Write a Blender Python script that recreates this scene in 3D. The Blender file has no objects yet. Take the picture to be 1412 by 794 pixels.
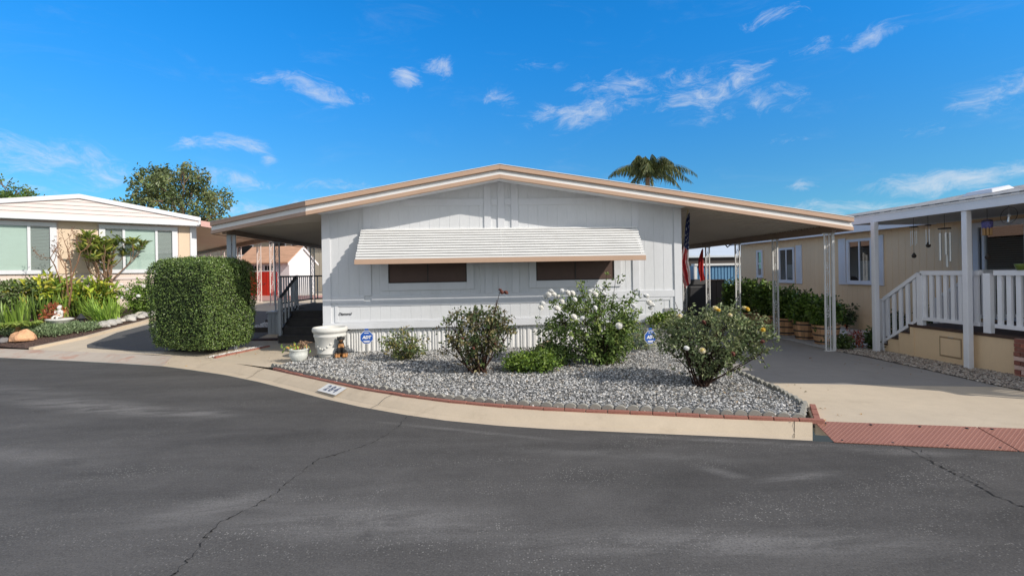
import bpy, bmesh, math, random
import numpy as np
from mathutils import Vector, Matrix, noise
from mathutils.geometry import delaunay_2d_cdt
R = math.radians
random.seed(7); rng = np.random.default_rng(7)
S = bpy.context.scene
COL = S.collection

# ------------------------------------------------------------------ mesh builder
class MB:
    def __init__(s): s.v = []; s.f = []; s.c = []; s.n = 0; s.col = (1, 1, 1)
    def add(s, v, f, col=None):
        v = np.asarray(v, dtype=float).reshape(-1, 3); o = s.n
        s.v.append(v); s.n += len(v)
        s.f.extend([tuple(int(i) + o for i in q) for q in f])
        c = np.asarray(s.col if col is None else col, dtype=float)
        if c.ndim == 1: c = np.tile(c, (len(v), 1))
        s.c.append(c); return s
    def box(s, x0, x1, y0, y1, z0, z1):
        v = [(x, y, z) for z in (z0, z1) for y in (y0, y1) for x in (x0, x1)]
        return s.add(v, [(0, 2, 3, 1), (4, 5, 7, 6), (0, 1, 5, 4), (2, 6, 7, 3), (0, 4, 6, 2), (1, 3, 7, 5)])
    def hexa(s, v): return s.add(v, [(0, 2, 3, 1), (4, 5, 7, 6), (0, 1, 5, 4), (2, 6, 7, 3), (0, 4, 6, 2), (1, 3, 7, 5)])
    def obox(s, o, a, b, c, ra, rb, rc):
        o, a, b, c = Vector(o), Vector(a), Vector(b), Vector(c)
        return s.hexa([o + a * i + b * j + c * k for k in rc for j in rb for i in ra])
    def quad(s, *p): return s.add(p, [tuple(range(len(p)))])
    def tube(s, pts, rad, n=6, cap=True):
        pts = [Vector(p) for p in pts]; N = len(pts)
        if not hasattr(rad, '__len__'): rad = [rad] * N
        V = []; prev = None
        for i, p in enumerate(pts):
            t = (pts[min(i + 1, N - 1)] - pts[max(i - 1, 0)])
            if t.length < 1e-9: t = Vector((0, 0, 1))
            t.normalize()
            if prev is None:
                a = Vector((1, 0, 0)) if abs(t.x) < .8 else Vector((0, 1, 0))
                u = t.cross(a).normalized()
            else:
                u = (prev - t * prev.dot(t))
                u = u.normalized() if u.length > 1e-6 else t.orthogonal().normalized()
            prev = u; w = t.cross(u)
            for k in range(n):
                a = 2 * math.pi * k / n + math.pi / n
                V.append(p + (u * math.cos(a) + w * math.sin(a)) * rad[i])
        F = [(i * n + k, i * n + (k + 1) % n, (i + 1) * n + (k + 1) % n, (i + 1) * n + k) for i in range(N - 1) for k in range(n)]
        if cap: F += [tuple(range(n - 1, -1, -1)), tuple((N - 1) * n + k for k in range(n))]
        return s.add([tuple(q) for q in V], F)
    def lathe(s, prof, n=24, o=(0, 0, 0), fl=None):
        V = []
        for r, z in prof:
            for k in range(n):
                a = 2 * math.pi * k / n; rr = r * (fl(a, z) if fl else 1)
                V.append((o[0] + rr * math.cos(a), o[1] + rr * math.sin(a), o[2] + z))
        N = len(prof)
        F = [(i * n + k, i * n + (k + 1) % n, (i + 1) * n + (k + 1) % n, (i + 1) * n + k) for i in range(N - 1) for k in range(n)]
        F += [tuple(range(n - 1, -1, -1)), tuple((N - 1) * n + k for k in range(n))]
        return s.add(V, F)
    def ball(s, c, r, nu=10, nv=7, rot=None):
        if not hasattr(r, '__len__'): r = (r, r, r)
        V = []
        for j in range(nv + 1):
            ph = math.pi * j / nv
            for i in range(nu):
                th = 2 * math.pi * i / nu
                p = Vector((r[0] * math.sin(ph) * math.cos(th), r[1] * math.sin(ph) * math.sin(th), -r[2] * math.cos(ph)))
                if rot: p = rot @ p
                V.append((c[0] + p.x, c[1] + p.y, c[2] + p.z))
        F = [(j * nu + i, j * nu + (i + 1) % nu, (j + 1) * nu + (i + 1) % nu, (j + 1) * nu + i) for j in range(nv) for i in range(nu)]
        return s.add(V, F)
    def leaves(s, P, A, Nn, L, W, C, fold=.25, curl=.0):
        """many folded pointed leaves: base points, axes, normals, lengths, widths, colours"""
        P = np.asarray(P, float); A = np.asarray(A, float); Nn = np.asarray(Nn, float)
        n = len(P)
        if n == 0: return s
        A = A / np.maximum(np.linalg.norm(A, axis=1, keepdims=True), 1e-6)
        B = np.cross(A, Nn); B /= np.maximum(np.linalg.norm(B, axis=1, keepdims=True), 1e-6)
        N2 = np.cross(B, A)
        L = (np.ones(n) * L)[:, None]; W = (np.ones(n) * W)[:, None]
        up = N2 * W * fold; dn = N2 * L * curl
        v = np.stack([P, P + A * L * .35 + B * W * .5 + up - dn * .1, P + A * L * .75 + B * W * .36 + up * .7 - dn * .55, P + A * L - dn,
                      P + A * L * .75 - B * W * .36 + up * .7 - dn * .55, P + A * L * .35 - B * W * .5 + up - dn * .1], 1).reshape(-1, 3)
        F = []
        for i in range(n):
            k = 6 * i; F.append((k, k + 1, k + 2, k + 3)); F.append((k, k + 3, k + 4, k + 5))
        return s.add(v, F, np.repeat(np.asarray(C, float), 6, axis=0))
    def build(s, name, mat, parent=None, smooth=False, at=None, bevel=0, kind=None):
        V = np.concatenate(s.v); o = np.zeros(3)
        if parent is not None: 
            q = parent
            while q is not None: o = o + np.array(q.location); q = q.parent
        elif at is not None: o = np.array(at, float)
        V = V - o
        m = bpy.data.meshes.new(name); m.from_pydata(V.tolist(), [], s.f)
        a = m.color_attributes.new('Col', 'FLOAT_COLOR', 'POINT')
        cc = np.ones((len(V), 4)); cc[:, :3] = np.concatenate(s.c)
        a.data.foreach_set('color', cc.ravel())
        if smooth: m.polygons.foreach_set('use_smooth', [True] * len(m.polygons))
        m.materials.append(mat); m.update()
        ob = bpy.data.objects.new(name, m); COL.objects.link(ob)
        if parent is not None: ob.parent = parent
        elif at is not None: ob.location = at
        if bevel:
            b = ob.modifiers.new('bevel', 'BEVEL'); b.width = bevel; b.segments = 2; b.limit_method = 'ANGLE'; b.angle_limit = R(40)
        if kind: ob['kind'] = kind
        return ob

def tag(o, label, cat, group=None):
    o['label'] = label; o['category'] = cat
    if group: o['group'] = group
    return o
def thing(name, label, cat, loc=(0, 0, 0), group=None):
    o = bpy.data.objects.new(name, None); COL.objects.link(o); o.location = loc; o.empty_display_size = .1
    return tag(o, label, cat, group)
def copy_tree(o, parent=None):
    c = o.copy(); COL.objects.link(c); c.parent = parent
    for ch in list(o.children): copy_tree(ch, c)
    return c

# ------------------------------------------------------------------ materials
def nt(m):
    m.use_nodes = True; t = m.node_tree; t.nodes.clear(); return t
class G:
    """tiny node graph helper"""
    def __init__(s, t): s.t = t
    def n(s, typ, _ins=None, **kw):
        x = s.t.nodes.new(typ)
        for k, v in kw.items(): setattr(x, k, v)
        for k, v in (_ins or {}).items():
            if hasattr(v, 'bl_rna') and 'Socket' in v.bl_rna.identifier: s.t.links.new(v, x.inputs[k])
            elif hasattr(v, 'outputs'): s.t.links.new(v.outputs[0], x.inputs[k])
            else: x.inputs[k].default_value = v
        return x
    def math(s, op, a, b=0.0, c=None, clamp=False):
        i = {0: a, 1: b}
        if c is not None: i[2] = c
        return s.n('ShaderNodeMath', i, operation=op, use_clamp=clamp).outputs[0]
    def ramp(s, fac, a, b, c0=0., c1=1.): return s.n('ShaderNodeMapRange', {0: fac, 1: a, 2: b, 3: c0, 4: c1}, interpolation_type='SMOOTHSTEP').outputs[0]
    def noise(s, vec, sc, det=4, rough=.55, dist=0.):
        return s.n('ShaderNodeTexNoise', {'Vector': vec, 'Scale': sc, 'Detail': det, 'Roughness': rough, 'Distortion': dist}).outputs['Fac']
    def mix(s, f, a, b, mode='MIX'):
        x = s.t.nodes.new('ShaderNodeMix'); x.data_type = 'RGBA'; x.blend_type = mode; x.clamp_factor = True
        for k, v in ((0, f), (6, a), (7, b)):
            if hasattr(v, 'bl_rna') and 'Socket' in v.bl_rna.identifier: s.t.links.new(v, x.inputs[k])
            else: x.inputs[k].default_value = v if k == 0 else (tuple(v) + (1,))[:4]
        return x.outputs[2]
    def mapping(s, vec, sc=(1, 1, 1), loc=(0, 0, 0), rot=(0, 0, 0)):
        return s.n('ShaderNodeMapping', {0: vec, 1: loc, 2: rot, 3: sc}).outputs[0]
def base_graph(name):
    m = bpy.data.materials.new(name); t = nt(m); g = G(t)
    out = t.nodes.new('ShaderNodeOutputMaterial'); p = t.nodes.new('ShaderNodeBsdfPrincipled')
    t.links.new(p.outputs[0], out.inputs[0])
    co = t.nodes.new('ShaderNodeTexCoord').outputs['Object']
    return m, t, g, p, out, co
def M(name, col, rough=.6, var=.12, vs=3., fine=60., fvar=.06, bump=.0, bs=80., metal=0., attr=False, spec=.5, dirt=0., dcol=(.12, .1, .08), stretch=(1, 1, 1), transl=0., bd=.01):
    m, t, g, p, out, co = base_graph(name)
    v = g.mapping(co, stretch)
    a = g.noise(v, vs, 5, .6); b = g.noise(v, fine, 3, .6)
    k = g.math('ADD', g.math('MULTIPLY', g.math('SUBTRACT', a, .5), 2 * var * 2), g.math('MULTIPLY', g.math('SUBTRACT', b, .5), 2 * fvar * 2))
    k = g.math('ADD', k, 1.0)
    c = g.n('ShaderNodeAttribute', attribute_name='Col').outputs['Color'] if attr else None
    if c is not None:
        c = g.mix(1., c, col, 'MULTIPLY')
        colr = g.n('ShaderNodeVectorMath', {0: c, 3: k}, operation='SCALE').outputs[0]
    else:
        colr = g.n('ShaderNodeVectorMath', {0: col, 3: k}, operation='SCALE').outputs[0]
    if dirt:
        d = g.ramp(g.noise(v, vs * 1.7, 8, .7), .5, .8)
        colr = g.mix(g.math('MULTIPLY', d, dirt), colr, dcol)
    t.links.new(colr, p.inputs['Base Color'])
    p.inputs['Roughness'].default_value = rough; p.inputs['Metallic'].default_value = metal
    p.inputs['Specular IOR Level'].default_value = spec
    if bump:
        bn = g.n('ShaderNodeBump', {'Strength': bump, 'Distance': bd, 'Height': g.noise(co, bs, 5, .65)})
        t.links.new(bn.outputs[0], p.inputs['Normal'])
    if transl:
        tr = t.nodes.new('ShaderNodeBsdfTranslucent'); t.links.new(colr, tr.inputs[0])
        mx = t.nodes.new('ShaderNodeMixShader'); mx.inputs[0].default_value = transl
        t.links.new(p.outputs[0], mx.inputs[1]); t.links.new(tr.outputs[0], mx.inputs[2]); t.links.new(mx.outputs[0], out.inputs[0])
    return m
def glass(name, tint=(.8, .87, .85), refl=.25):
    m = bpy.data.materials.new(name); t = nt(m); g = G(t)
    out = t.nodes.new('ShaderNodeOutputMaterial')
    tr = g.n('ShaderNodeBsdfTransparent', {0: tint + (1,)}); gl = g.n('ShaderNodeBsdfGlossy', {0: (1, 1, 1, 1), 1: .02})
    fr = g.math('POWER', g.n('ShaderNodeLayerWeight', {0: .5}).outputs['Facing'], 3.5)
    mx = g.n('ShaderNodeMixShader', {0: g.math('ADD', g.math('MULTIPLY', fr, .7), refl + .05, clamp=True), 1: tr, 2: gl})
    t.links.new(mx.outputs[0], out.inputs[0]); return m

W_WALL = M('white_siding', (.70, .715, .735), .55, .06, 1.2, 30, .03, .06, 60, dirt=.2, dcol=(.42, .42, .38), stretch=(1, 1, .25))
W_TRIM = M('white_trim', (.70, .715, .745), .5, .05, 2, 40, .02, .05, 60, dirt=.16, dcol=(.4, .4, .38))
W_METAL = M('white_metal', (.78, .78, .77), .4, .05, 2.5, 40, .02, dirt=.14, dcol=(.36, .34, .3))
W_SKIRT = M('white_skirting', (.76, .76, .75), .45, .05, 3, 40, .03, dirt=.2, dcol=(.42, .4, .36), stretch=(3, 3, .6))
TAN_BAND = M('tan_fascia', (.54, .365, .26), .45, .06, 1.5, 30, .03, dirt=.12, dcol=(.28, .2, .15))
TAN_SHADE = M('shaded_tan_fascia', (.46, .30, .22), .5, .08, 1.5, 30, .03, dirt=.15, dcol=(.24, .18, .14))  # darker copy of the tan; left carport fascia's shade put into the colour
UNDER = M('carport_ceiling', (.60, .55, .48), .5, .06, 1.0, 30, .02, dirt=.15, dcol=(.33, .29, .25))
ROOF_W = M('white_roof', (.7, .7, .7), .6, .06, 1)
SCREEN = M('brown_screen', (.10, .058, .045), .6, .1, 5, 200, .15)
W_POST = M('painted_post', (.74, .74, .73), .45, .06, 5, 60, .04, dirt=.2, dcol=(.35, .28, .22))
SHADE_POST = M('shade_grey_post', (.45, .49, .54), .5, .08, 5, 60, .04, dirt=.15, dcol=(.25, .22, .2))  # left posts' shade put into their white as grey; railing shares it
BEAM = M('brown_beam', (.20, .14, .10), .5, .08, 3)
BLACKM = M('black_metal', (.03, .03, .033), .45, .1, 5)
DARKSTEP = M('dark_carpet', (.062, .058, .057), .9, .15, 8, 150, .2, .3, 150)
TANW = M('tan_siding', (.80, .60, .385), .6, .05, 1.5, 30, .03, .06, 60, dirt=.1, dcol=(.34, .27, .18), stretch=(1, 1, .3))
LAV = M('pale_blue_trim', (.68, .71, .78), .5, .05, 2, 40, .02, dirt=.06, dcol=(.35, .36, .4))
LAVP = M('porch_white', (.82, .83, .87), .5, .05, 2, 40, .02, dirt=.08, dcol=(.4, .42, .46))
PEACH = M('peach_siding', (.72, .60, .53), .6, .05, 1.5, 30, .02, .05, 60)
PEACHD = M('peach_panel', (.70, .55, .40), .6, .05, 1.5, 30, .02)
PINKG = M('pink_gable', (.72, .62, .59), .55, .04, 1.2, 30, .02, stretch=(1, 1, 2))
TAN_UN = M('tan_ceiling', (.46, .36, .26), .5, .05, 1)
PINKF = M('pink_fascia', (.62, .36, .32), .5, .06, 1)
SHINGLE_G = None
BLIND = M('pale_blind', (.42, .52, .48), .6, .04, 3)
BLINDD = M('dark_blind', (.16, .19, .19), .5, .05, 3)
DARKIN = M('dark_interior', (.012, .013, .014), .8, .1, 2)
GLASS = glass('window_glass', (.93, .97, .95), .0); GLASSD = glass('dark_glass', (.35, .4, .42), .1)
RED = M('red_paint', (.58, .035, .02), .45, .08, 3, 40, .04, dirt=.1, dcol=(.3, .03, .02))
SHEDW = M('shed_white', (.80, .78, .80), .55, .04, 2)
SHEDROOF = M('orange_shingle', (.52, .30, .19), .85, .2, 3, 30, .12, .4, 40, stretch=(.6, .6, 3))
CONC_P = M('white_stucco', (.68, .67, .63), .8, .06, 5, 90, .05, .15, 120, dirt=.25, dcol=(.4, .38, .33))
POT2 = M('speckled_pot', (.66, .68, .64), .7, .12, 14, 90, .08, .2, 120, dirt=.5, dcol=(.2, .23, .18))
SOIL = M('soil', (.05, .035, .025), .95, .3, 20, 90, .2, .6, 60)
BRICK = M('red_brick', (.33, .135, .10), .8, .15, 7, 60, .12, .3, 90, attr=True, dirt=.35, dcol=(.36, .26, .22))
SCAL = M('grey_edging', (.30, .29, .255), .85, .12, 6, 70, .1, .35, 90, dirt=.3, dcol=(.16, .15, .12))
STONE = M('gravel_stone', (1, 1, 1), .8, .05, 20, 120, .05, attr=True)
ROCK = M('rock', (1, 1, 1), .85, .15, 6, 40, .12, .5, 25, attr=True, bd=.03)
BARK = M('bark', (.16, .11, .075), .9, .2, 6, 60, .15, .5, 40, attr=True)
LEAF = M('leaf', (1.85, 1.8, 1.65), .45, .08, 4, 40, .06, attr=True, transl=.22, spec=.45)
LEAFG = M('glossy_leaf', (1.5, 1.45, 1.35), .35, .08, 4, 40, .05, attr=True, transl=.15, spec=.5)
PETAL = M('petal', (1, 1, 1), .6, .05, 4, 40, .05, attr=True, transl=.25)
SIGNB = M('sign_blue', (.02, .10, .42), .35, .04, 5)
SIGNW = M('sign_white', (.85, .85, .85), .4, .02, 5)
STEEL = M('galvanised', (.5, .5, .5), .35, .1, 8, metal=.8)
WOODB = M('barrel_wood', (.66, .38, .20), .75, .15, 3, 50, .12, .3, 60, attr=True, stretch=(3, 3, .6), dirt=.25, dcol=(.12, .07, .04))
FLAG = M('flag_cloth', (1, 1, 1), .8, .05, 5, 200, .05, attr=True, transl=.2)
DECK = M('deck_brown', (.07, .04, .03), .7, .12, 6)
BLUEM = M('blue_metal', (.13, .29, .47), .45, .06, 2)
MULCH_C = (.085, .05, .037)
BROWND = M('dark_brown', (.05, .04, .035), .7, .1, 3)
BEIGE = M('beige_wall', (.46, .41, .33), .65, .06, 1)
WAY = M('pale_blue_roof', (.62, .68, .74), .5, .05, .6)
BAMBOO = M('bamboo', (.5, .3, .13), .6, .12, 10, attr=True)
CHROME = M('aluminium_tube', (.75, .76, .77), .3, .05, 8, metal=.6)
WOODD = M('dark_wood', (.04, .028, .02), .6)
REDC = M('red_cushion', (.30, .03, .025), .8)
GREENP = M('green_glaze', (.12, .17, .03), .3)
TERRA = M('orange_rock', (.72, .40, .22), .85, .2, 5, 40, .12, .6, 22, bd=.04, dirt=.3, dcol=(.55, .42, .32))
CRACK = M('crack_dark', (.012, .012, .012), .95)
VINYL = M('black_vinyl', (.018, .018, .02), .6, .15, 5)

def concrete(name, col, stain=(.4, .3, .22), st=.3, joint=0., pink=None):
    m, t, g, p, out, co = base_graph(name)
    big = g.noise(co, .7, 6, .62, .4); mid = g.noise(co, 5, 6, .65); fine = g.noise(co, 130, 3, .6)
    k = g.math('ADD', g.math('MULTIPLY', big, .28), g.math('ADD', g.math('MULTIPLY', mid, .22), g.math('MULTIPLY', fine, .34)))
    k = g.math('ADD', k, .58)
    c = g.n('ShaderNodeVectorMath', {0: col, 3: k}, operation='SCALE').outputs[0]
    s = g.ramp(g.noise(co, 1.6, 8, .7, 1.), .52, .78)
    c = g.mix(g.math('MULTIPLY', s, st), c, stain)
    spk = g.ramp(g.noise(co, 210, 2, .5), .66, .74)
    c = g.mix(g.math('MULTIPLY', spk, .35), c, (.12, .1, .08))
    if pink:
        s2 = g.ramp(g.noise(g.mapping(co, (1, 2.2, 1)), 1.5, 8, .72, .5), .5, .62)
        c = g.mix(g.math('MULTIPLY', s2, .7), c, pink)
    t.links.new(c, p.inputs['Base Color']); p.inputs['Roughness'].default_value = .88
    bn = g.n('ShaderNodeBump', {'Strength': .25, 'Distance': .01, 'Height': g.noise(co, 90, 6, .7)})
    t.links.new(bn.outputs[0], p.inputs['Normal']); return m
CONC = concrete('concrete', (.55, .465, .355), (.36, .29, .21), .5)
CONC_SHADE = concrete('shade_darkened_concrete', (.29, .27, .25), (.2, .19, .18), .45)  # concrete darkened so the carport driveway's shade is in the colour
KERBM = concrete('kerb_concrete', (.55, .455, .34), (.34, .27, .19), .6)
APRON = concrete('stained_concrete', (.46, .40, .34), (.33, .28, .23), .3, pink=(.42, .22, .16))
PATIO = concrete('patio_concrete', (.52, .53, .55), (.28, .29, .3), .25)
GREYC = concrete('grey_block', (.34, .33, .31), (.2, .2, .18), .3)
PAVER = concrete('pink_paving', (.50, .27, .23), (.35, .2, .17), .3)

def asphalt():
    m, t, g, p, out, co = base_graph('asphalt')
    vs = g.mapping(co, (.35, 1.6, 1), rot=(0, 0, R(17)))
    a = g.noise(co, .35, 6, .62, .6); b = g.noise(vs, 1.1, 8, .68, .4); f = g.noise(co, 75, 4, .8); f2 = g.noise(co, 38, 5, .75); md = g.noise(co, 4.5, 6, .7)
    k = g.math('ADD', g.math('MULTIPLY', a, .7), g.math('ADD', g.math('MULTIPLY', b, 1.15), g.math('ADD', g.math('MULTIPLY', f, 1.5), g.math('ADD', g.math('MULTIPLY', f2, .7), g.math('MULTIPLY', md, .45)))))
    k = g.math('ADD', k, -1.27)
    sep = g.n('ShaderNodeSeparateXYZ', {0: co})
    # darker sealed band along the kerb, paler worn lane nearer the middle of the street
    lane = g.math('ADD', sep.outputs[1], g.math('MULTIPLY', sep.outputs[0], .45))
    lane = g.math('ADD', lane, g.math('MULTIPLY', g.math('SUBTRACT', g.noise(co, .8, 5, .6), .5), 2.2))
    k = g.math('MULTIPLY', k, g.ramp(lane, 2.2, 6.0, 1.16, .86))
    c = g.n('ShaderNodeVectorMath', {0: (.092, .088, .085), 3: k}, operation='SCALE').outputs[0]
    mask = None
    for cx, cy, rx, ry, ang, st in ((-5.2, 7.25, 2.3, .36, -22, .9), (-3.7, 6.75, .9, .25, -16, .9), (2.55, 4.02, .6, .09, 6, .6), (2.05, 4.15, .10, .34, 40, .5), (-2.0, 3.95, .7, .28, 20, .6), (-.7, 3.6, 1.2, .35, -8, .65), (1.5, 3.1, 1.8, .2, -6, .7), (3.9, 4.45, 1.2, .12, -16, .45), (-.2, 5.6, 1.6, .06, -24, .5), (2.6, 4.9, 1.5, .07, -16, .6), (-7.5, 8.6, 2.5, .3, -20, .5), (-4.2, 5.2, 1.4, .2, -20, .35), (1.2, 4.7, 1.6, .14, -14, .35)):
        d = g.n('ShaderNodeVectorMath', {0: co, 1: (cx, cy, 0)}, operation='SUBTRACT').outputs[0]
        d = g.mapping(d, rot=(0, 0, R(-ang)))
        d = g.n('ShaderNodeVectorMath', {0: d, 1: (1 / rx, 1 / ry, 0)}, operation='MULTIPLY').outputs[0]
        l = g.n('ShaderNodeVectorMath', {0: d}, operation='LENGTH').outputs['Value']
        q = g.math('MULTIPLY', g.ramp(l, 1.2, .1), st)
        mask = q if mask is None else g.math('MAXIMUM', mask, q)
    wn = g.ramp(g.noise(vs, 3.4, 9, .75, .5), .34, .60)
    gr = g.ramp(g.noise(co, 60, 3, .7), .40, .58, .5, 1.)
    mk = g.math('MULTIPLY', g.math('MULTIPLY', mask, wn), gr)
    c = g.mix(g.math('MULTIPLY', mk, .75), c, (.27, .262, .255))
    # pale aggregate showing through, in drifts
    drift = g.math('MULTIPLY', g.ramp(g.noise(g.mapping(co, (.5, 1.5, 1), rot=(0, 0, R(15))), 1.3, 7, .7, .4), .46, .72), g.ramp(sep.outputs[1], 6.6, 3.4, .35, 1.))
    vo = g.n('ShaderNodeTexVoronoi', {'Vector': co, 'Scale': 62., 'Randomness': 1.}); vs_ = g.n('ShaderNodeSeparateColor', {0: vo.outputs['Color']}).outputs[0]
    fl = g.math('MULTIPLY', g.math('GREATER_THAN', vs_, .66), g.ramp(vo.outputs['Distance'], .42, .22)); fl2 = g.ramp(g.noise(co, 40, 4, .7), .62, .72)
    sp = g.math('MULTIPLY', g.math('MAXIMUM', fl, g.math('MULTIPLY', fl2, .8)), g.math('ADD', g.math('MULTIPLY', drift, 1.15), .14))
    c = g.mix(g.math('MULTIPLY', sp, .8), c, (.34, .33, .31))
    dk = g.ramp(g.noise(co, 60, 3, .65), .42, .32); c = g.mix(g.math('MULTIPLY', dk, .45), c, (.035, .034, .034))
    oil = g.ramp(g.noise(co, .9, 4, .55, .8), .64, .78); c = g.mix(g.math('MULTIPLY', oil, .35), c, (.04, .038, .037))
    t.links.new(c, p.inputs['Base Color']); p.inputs['Roughness'].default_value = .85; p.inputs['Specular IOR Level'].default_value = .3
    h = g.math('ADD', g.noise(co, 140, 4, .7), g.math('MULTIPLY', g.noise(co, 45, 4, .6), .8))
    bn = g.n('ShaderNodeBump', {'Strength': .35, 'Distance': .008, 'Height': h})
    t.links.new(bn.outputs[0], p.inputs['Normal']); return m
ASPH = asphalt()
DRIVE_DARK = concrete('dark_drive', (.085, .085, .088), (.05, .05, .05), .4)
def gravel_base(name, c0, c1):
    m, t, g, p, out, co = base_graph(name)
    v = g.n('ShaderNodeTexVoronoi', {'Vector': co, 'Scale': 42.})
    s = g.n('ShaderNodeSeparateColor', {0: v.outputs['Color']}).outputs[0]
    c = g.mix(s, c0, c1)
    c = g.mix(g.ramp(v.outputs['Distance'], .3, .7), c, tuple(q * .25 for q in c0))
    t.links.new(c, p.inputs['Base Color']); p.inputs['Roughness'].default_value = .9
    bn = g.n('ShaderNodeBump', {'Strength': .8, 'Distance': .02, 'Height': g.math('SUBTRACT', 1., v.outputs['Distance'])})
    t.links.new(bn.outputs[0], p.inputs['Normal']); return m
GRAVB = gravel_base('gravel_bed', (.10, .10, .10), (.48, .47, .44))
GRAVR = gravel_base('tan_gravel_bed', (.11, .095, .08), (.34, .29, .25))
MULCH = gravel_base('mulch', (.10, .055, .04), (.22, .13, .095))
EARTH = M('earth', (.16, .13, .10), .95, .2, .8, 30, .15, .3, 30)
def plate_mat():
    m, t, g, p, out, co = base_graph('rusty_tread_plate')
    r1 = g.mapping(co, rot=(0, 0, R(45 + 17))); 
    w1 = g.n('ShaderNodeTexWave', {'Vector': r1, 'Scale': 11., 'Distortion': .3}, bands_direction='X').outputs['Fac']
    w2 = g.n('ShaderNodeTexWave', {'Vector': r1, 'Scale': 11., 'Distortion': .3}, bands_direction='Y').outputs['Fac']
    h = g.math('MAXIMUM', g.ramp(w1, .72, .9), g.ramp(w2, .72, .9))
    n = g.noise(co, 2.5, 6, .65, .5)
    c = g.mix(n, (.21, .082, .06), (.36, .16, .12))
    c = g.mix(g.math('MULTIPLY', h, .35), c, (.46, .25, .2))
    c = g.mix(g.ramp(g.noise(co, 60, 3), .62, .75, 0, .5), c, (.16, .07, .05))
    t.links.new(c, p.inputs['Base Color']); p.inputs['Roughness'].default_value = .55; p.inputs['Metallic'].default_value = .15
    bn = g.n('ShaderNodeBump', {'Strength': .6, 'Distance': .006, 'Height': h}); t.links.new(bn.outputs[0], p.inputs['Normal']); return m
PLATE = plate_mat()
def shingles(name, c0, c1):
    m, t, g, p, out, co = base_graph(name)
    b = g.n('ShaderNodeTexBrick', {'Vector': co, 'Color1': c0 + (1,), 'Color2': c1 + (1,), 'Mortar': tuple(q * .3 for q in c0) + (1,), 'Scale': 1., 'Mortar Size': .012, 'Brick Width': .3, 'Row Height': .14})
    c = g.mix(g.noise(co, 25, 4, .7), b.outputs[0], tuple(q * .6 for q in c1))
    t.links.new(c, p.inputs['Base Color']); p.inputs['Roughness'].default_value = .9
    bn = g.n('ShaderNodeBump', {'Strength': .6, 'Distance': .02, 'Height': b.outputs['Fac']}, invert=True); t.links.new(bn.outputs[0], p.inputs['Normal']); return m
SHING = shingles('grey_shingle', (.24, .24, .25), (.52, .52, .52))
def flagmat_dog():
    m, t, g, p, out, co = base_graph('dog_coat')
    s = g.n('ShaderNodeSeparateXYZ', {0: co})
    feet = g.ramp(s.outputs[2], .09, .05)
    front = g.ramp(s.outputs[1], -.035, -.06)
    muz = g.math('MULTIPLY', g.ramp(s.outputs[2], .33, .30), g.math('MULTIPLY', g.ramp(s.outputs[2], .245, .275), g.ramp(s.outputs[1], -.07, -.10)))
    chest = g.math('MULTIPLY', g.math('MULTIPLY', g.ramp(s.outputs[2], .17, .20), g.ramp(s.outputs[2], .26, .23)), front)
    k = g.math('MAXIMUM', g.math('MAXIMUM', feet, muz), chest)
    c = g.mix(k, (.012, .011, .011), (.42, .2, .07))
    t.links.new(c, p.inputs['Base Color']); p.inputs['Roughness'].default_value = .5
    return m
DOG = flagmat_dog()

# ------------------------------------------------------------------ terrain height
E_LINE = [(-60, 28.5), (-30, 18.6), (-16, 13.95), (-10.81, 12.2), (-8.75, 11.45), (-7.4, 10.92), (-6.24, 10.42), (-5.41, 9.9), (-4.49, 9.28), (-3.6, 8.56), (-2.9, 7.92), (-2.22, 7.3), (-1.59, 6.77), (-.93, 6.3), (-.41, 5.99), (.19, 5.72), (.74, 5.53), (1.75, 5.26), (2.73, 5.0), (3.28, 4.84)]
B_LINE = [(-60, 29.2), (-30, 19.3), (-16, 14.6), (-11.0, 12.72), (-9.0, 11.97), (-7.45, 11.36), (-6.3, 10.88), (-5.45, 10.38), (-4.55, 9.75), (-3.67, 9.05), (-3.08, 8.5), (-2.42, 7.9), (-1.68, 7.22), (-.98, 6.71), (-.43, 6.36), (.2, 6.06), (.78, 5.84), (1.83, 5.52), (2.84, 5.22), (3.42, 5.04)]
PB = [(3.45, 5.04), (4.87, 4.67), (6.4, 4.26), (10, 3.3), (60, -10)]
CP = [(-3.3, 9.5, .15), (-3, 10.3, .17), (0, 10.3, .17), (4, 10.3, .15), (0, 8, .15), (2.5, 7, .14), (3.9, 7, .08), (5, 8, .03), (7, 10, 0), (8.3, 7, 0), (6.2, 6, .04), (8, 14, 0), (7, 20, .05), (-4, 11, .145), (-4, 12.3, .15), (-5.2, 13.6, .18), (-5.4, 16.5, .3), (-5.2, 10.35, .14), (-5.2, 11.7, .15), (-6.6, 11.2, .15),
      (-9.7, 13.6, .24), (-9.75, 15.5, .42), (-11, 17, .6), (-14, 15, .62), (-12.5, 13.9, .3), (-8.1, 20.6, .6), (-5, 27, .66), (-10, 27.7, .68), (-12, 35, .7), (10, 20, .05), (12, 8, 0), (0, 60, .6), (-40, 60, .8), (40, 60, .3), (30, 20, .1), (-30, 24, .7), (12, 3.2, .09)]
CP += [(x, y, .125) for x, y in B_LINE[1:]] + [(x, y, .1) for x, y in PB[:4]] + [(-60, 31, .3), (60, 0, .1)]
_P = np.array(CP); _n = len(_P)
def _phi(r): return np.where(r > 1e-9, r * r * np.log(np.maximum(r, 1e-9)), 0)
_d = np.linalg.norm(_P[:, None, :2] - _P[None, :, :2], axis=2)
_A = np.zeros((_n + 3, _n + 3)); _A[:_n, :_n] = _phi(_d) + np.eye(_n) * .02
_A[:_n, _n] = 1; _A[:_n, _n + 1:] = _P[:, :2]; _A[_n, :_n] = 1; _A[_n + 1:, :_n] = _P[:, :2].T
_w = np.linalg.solve(_A, np.concatenate([_P[:, 2], np.zeros(3)]))
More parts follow.
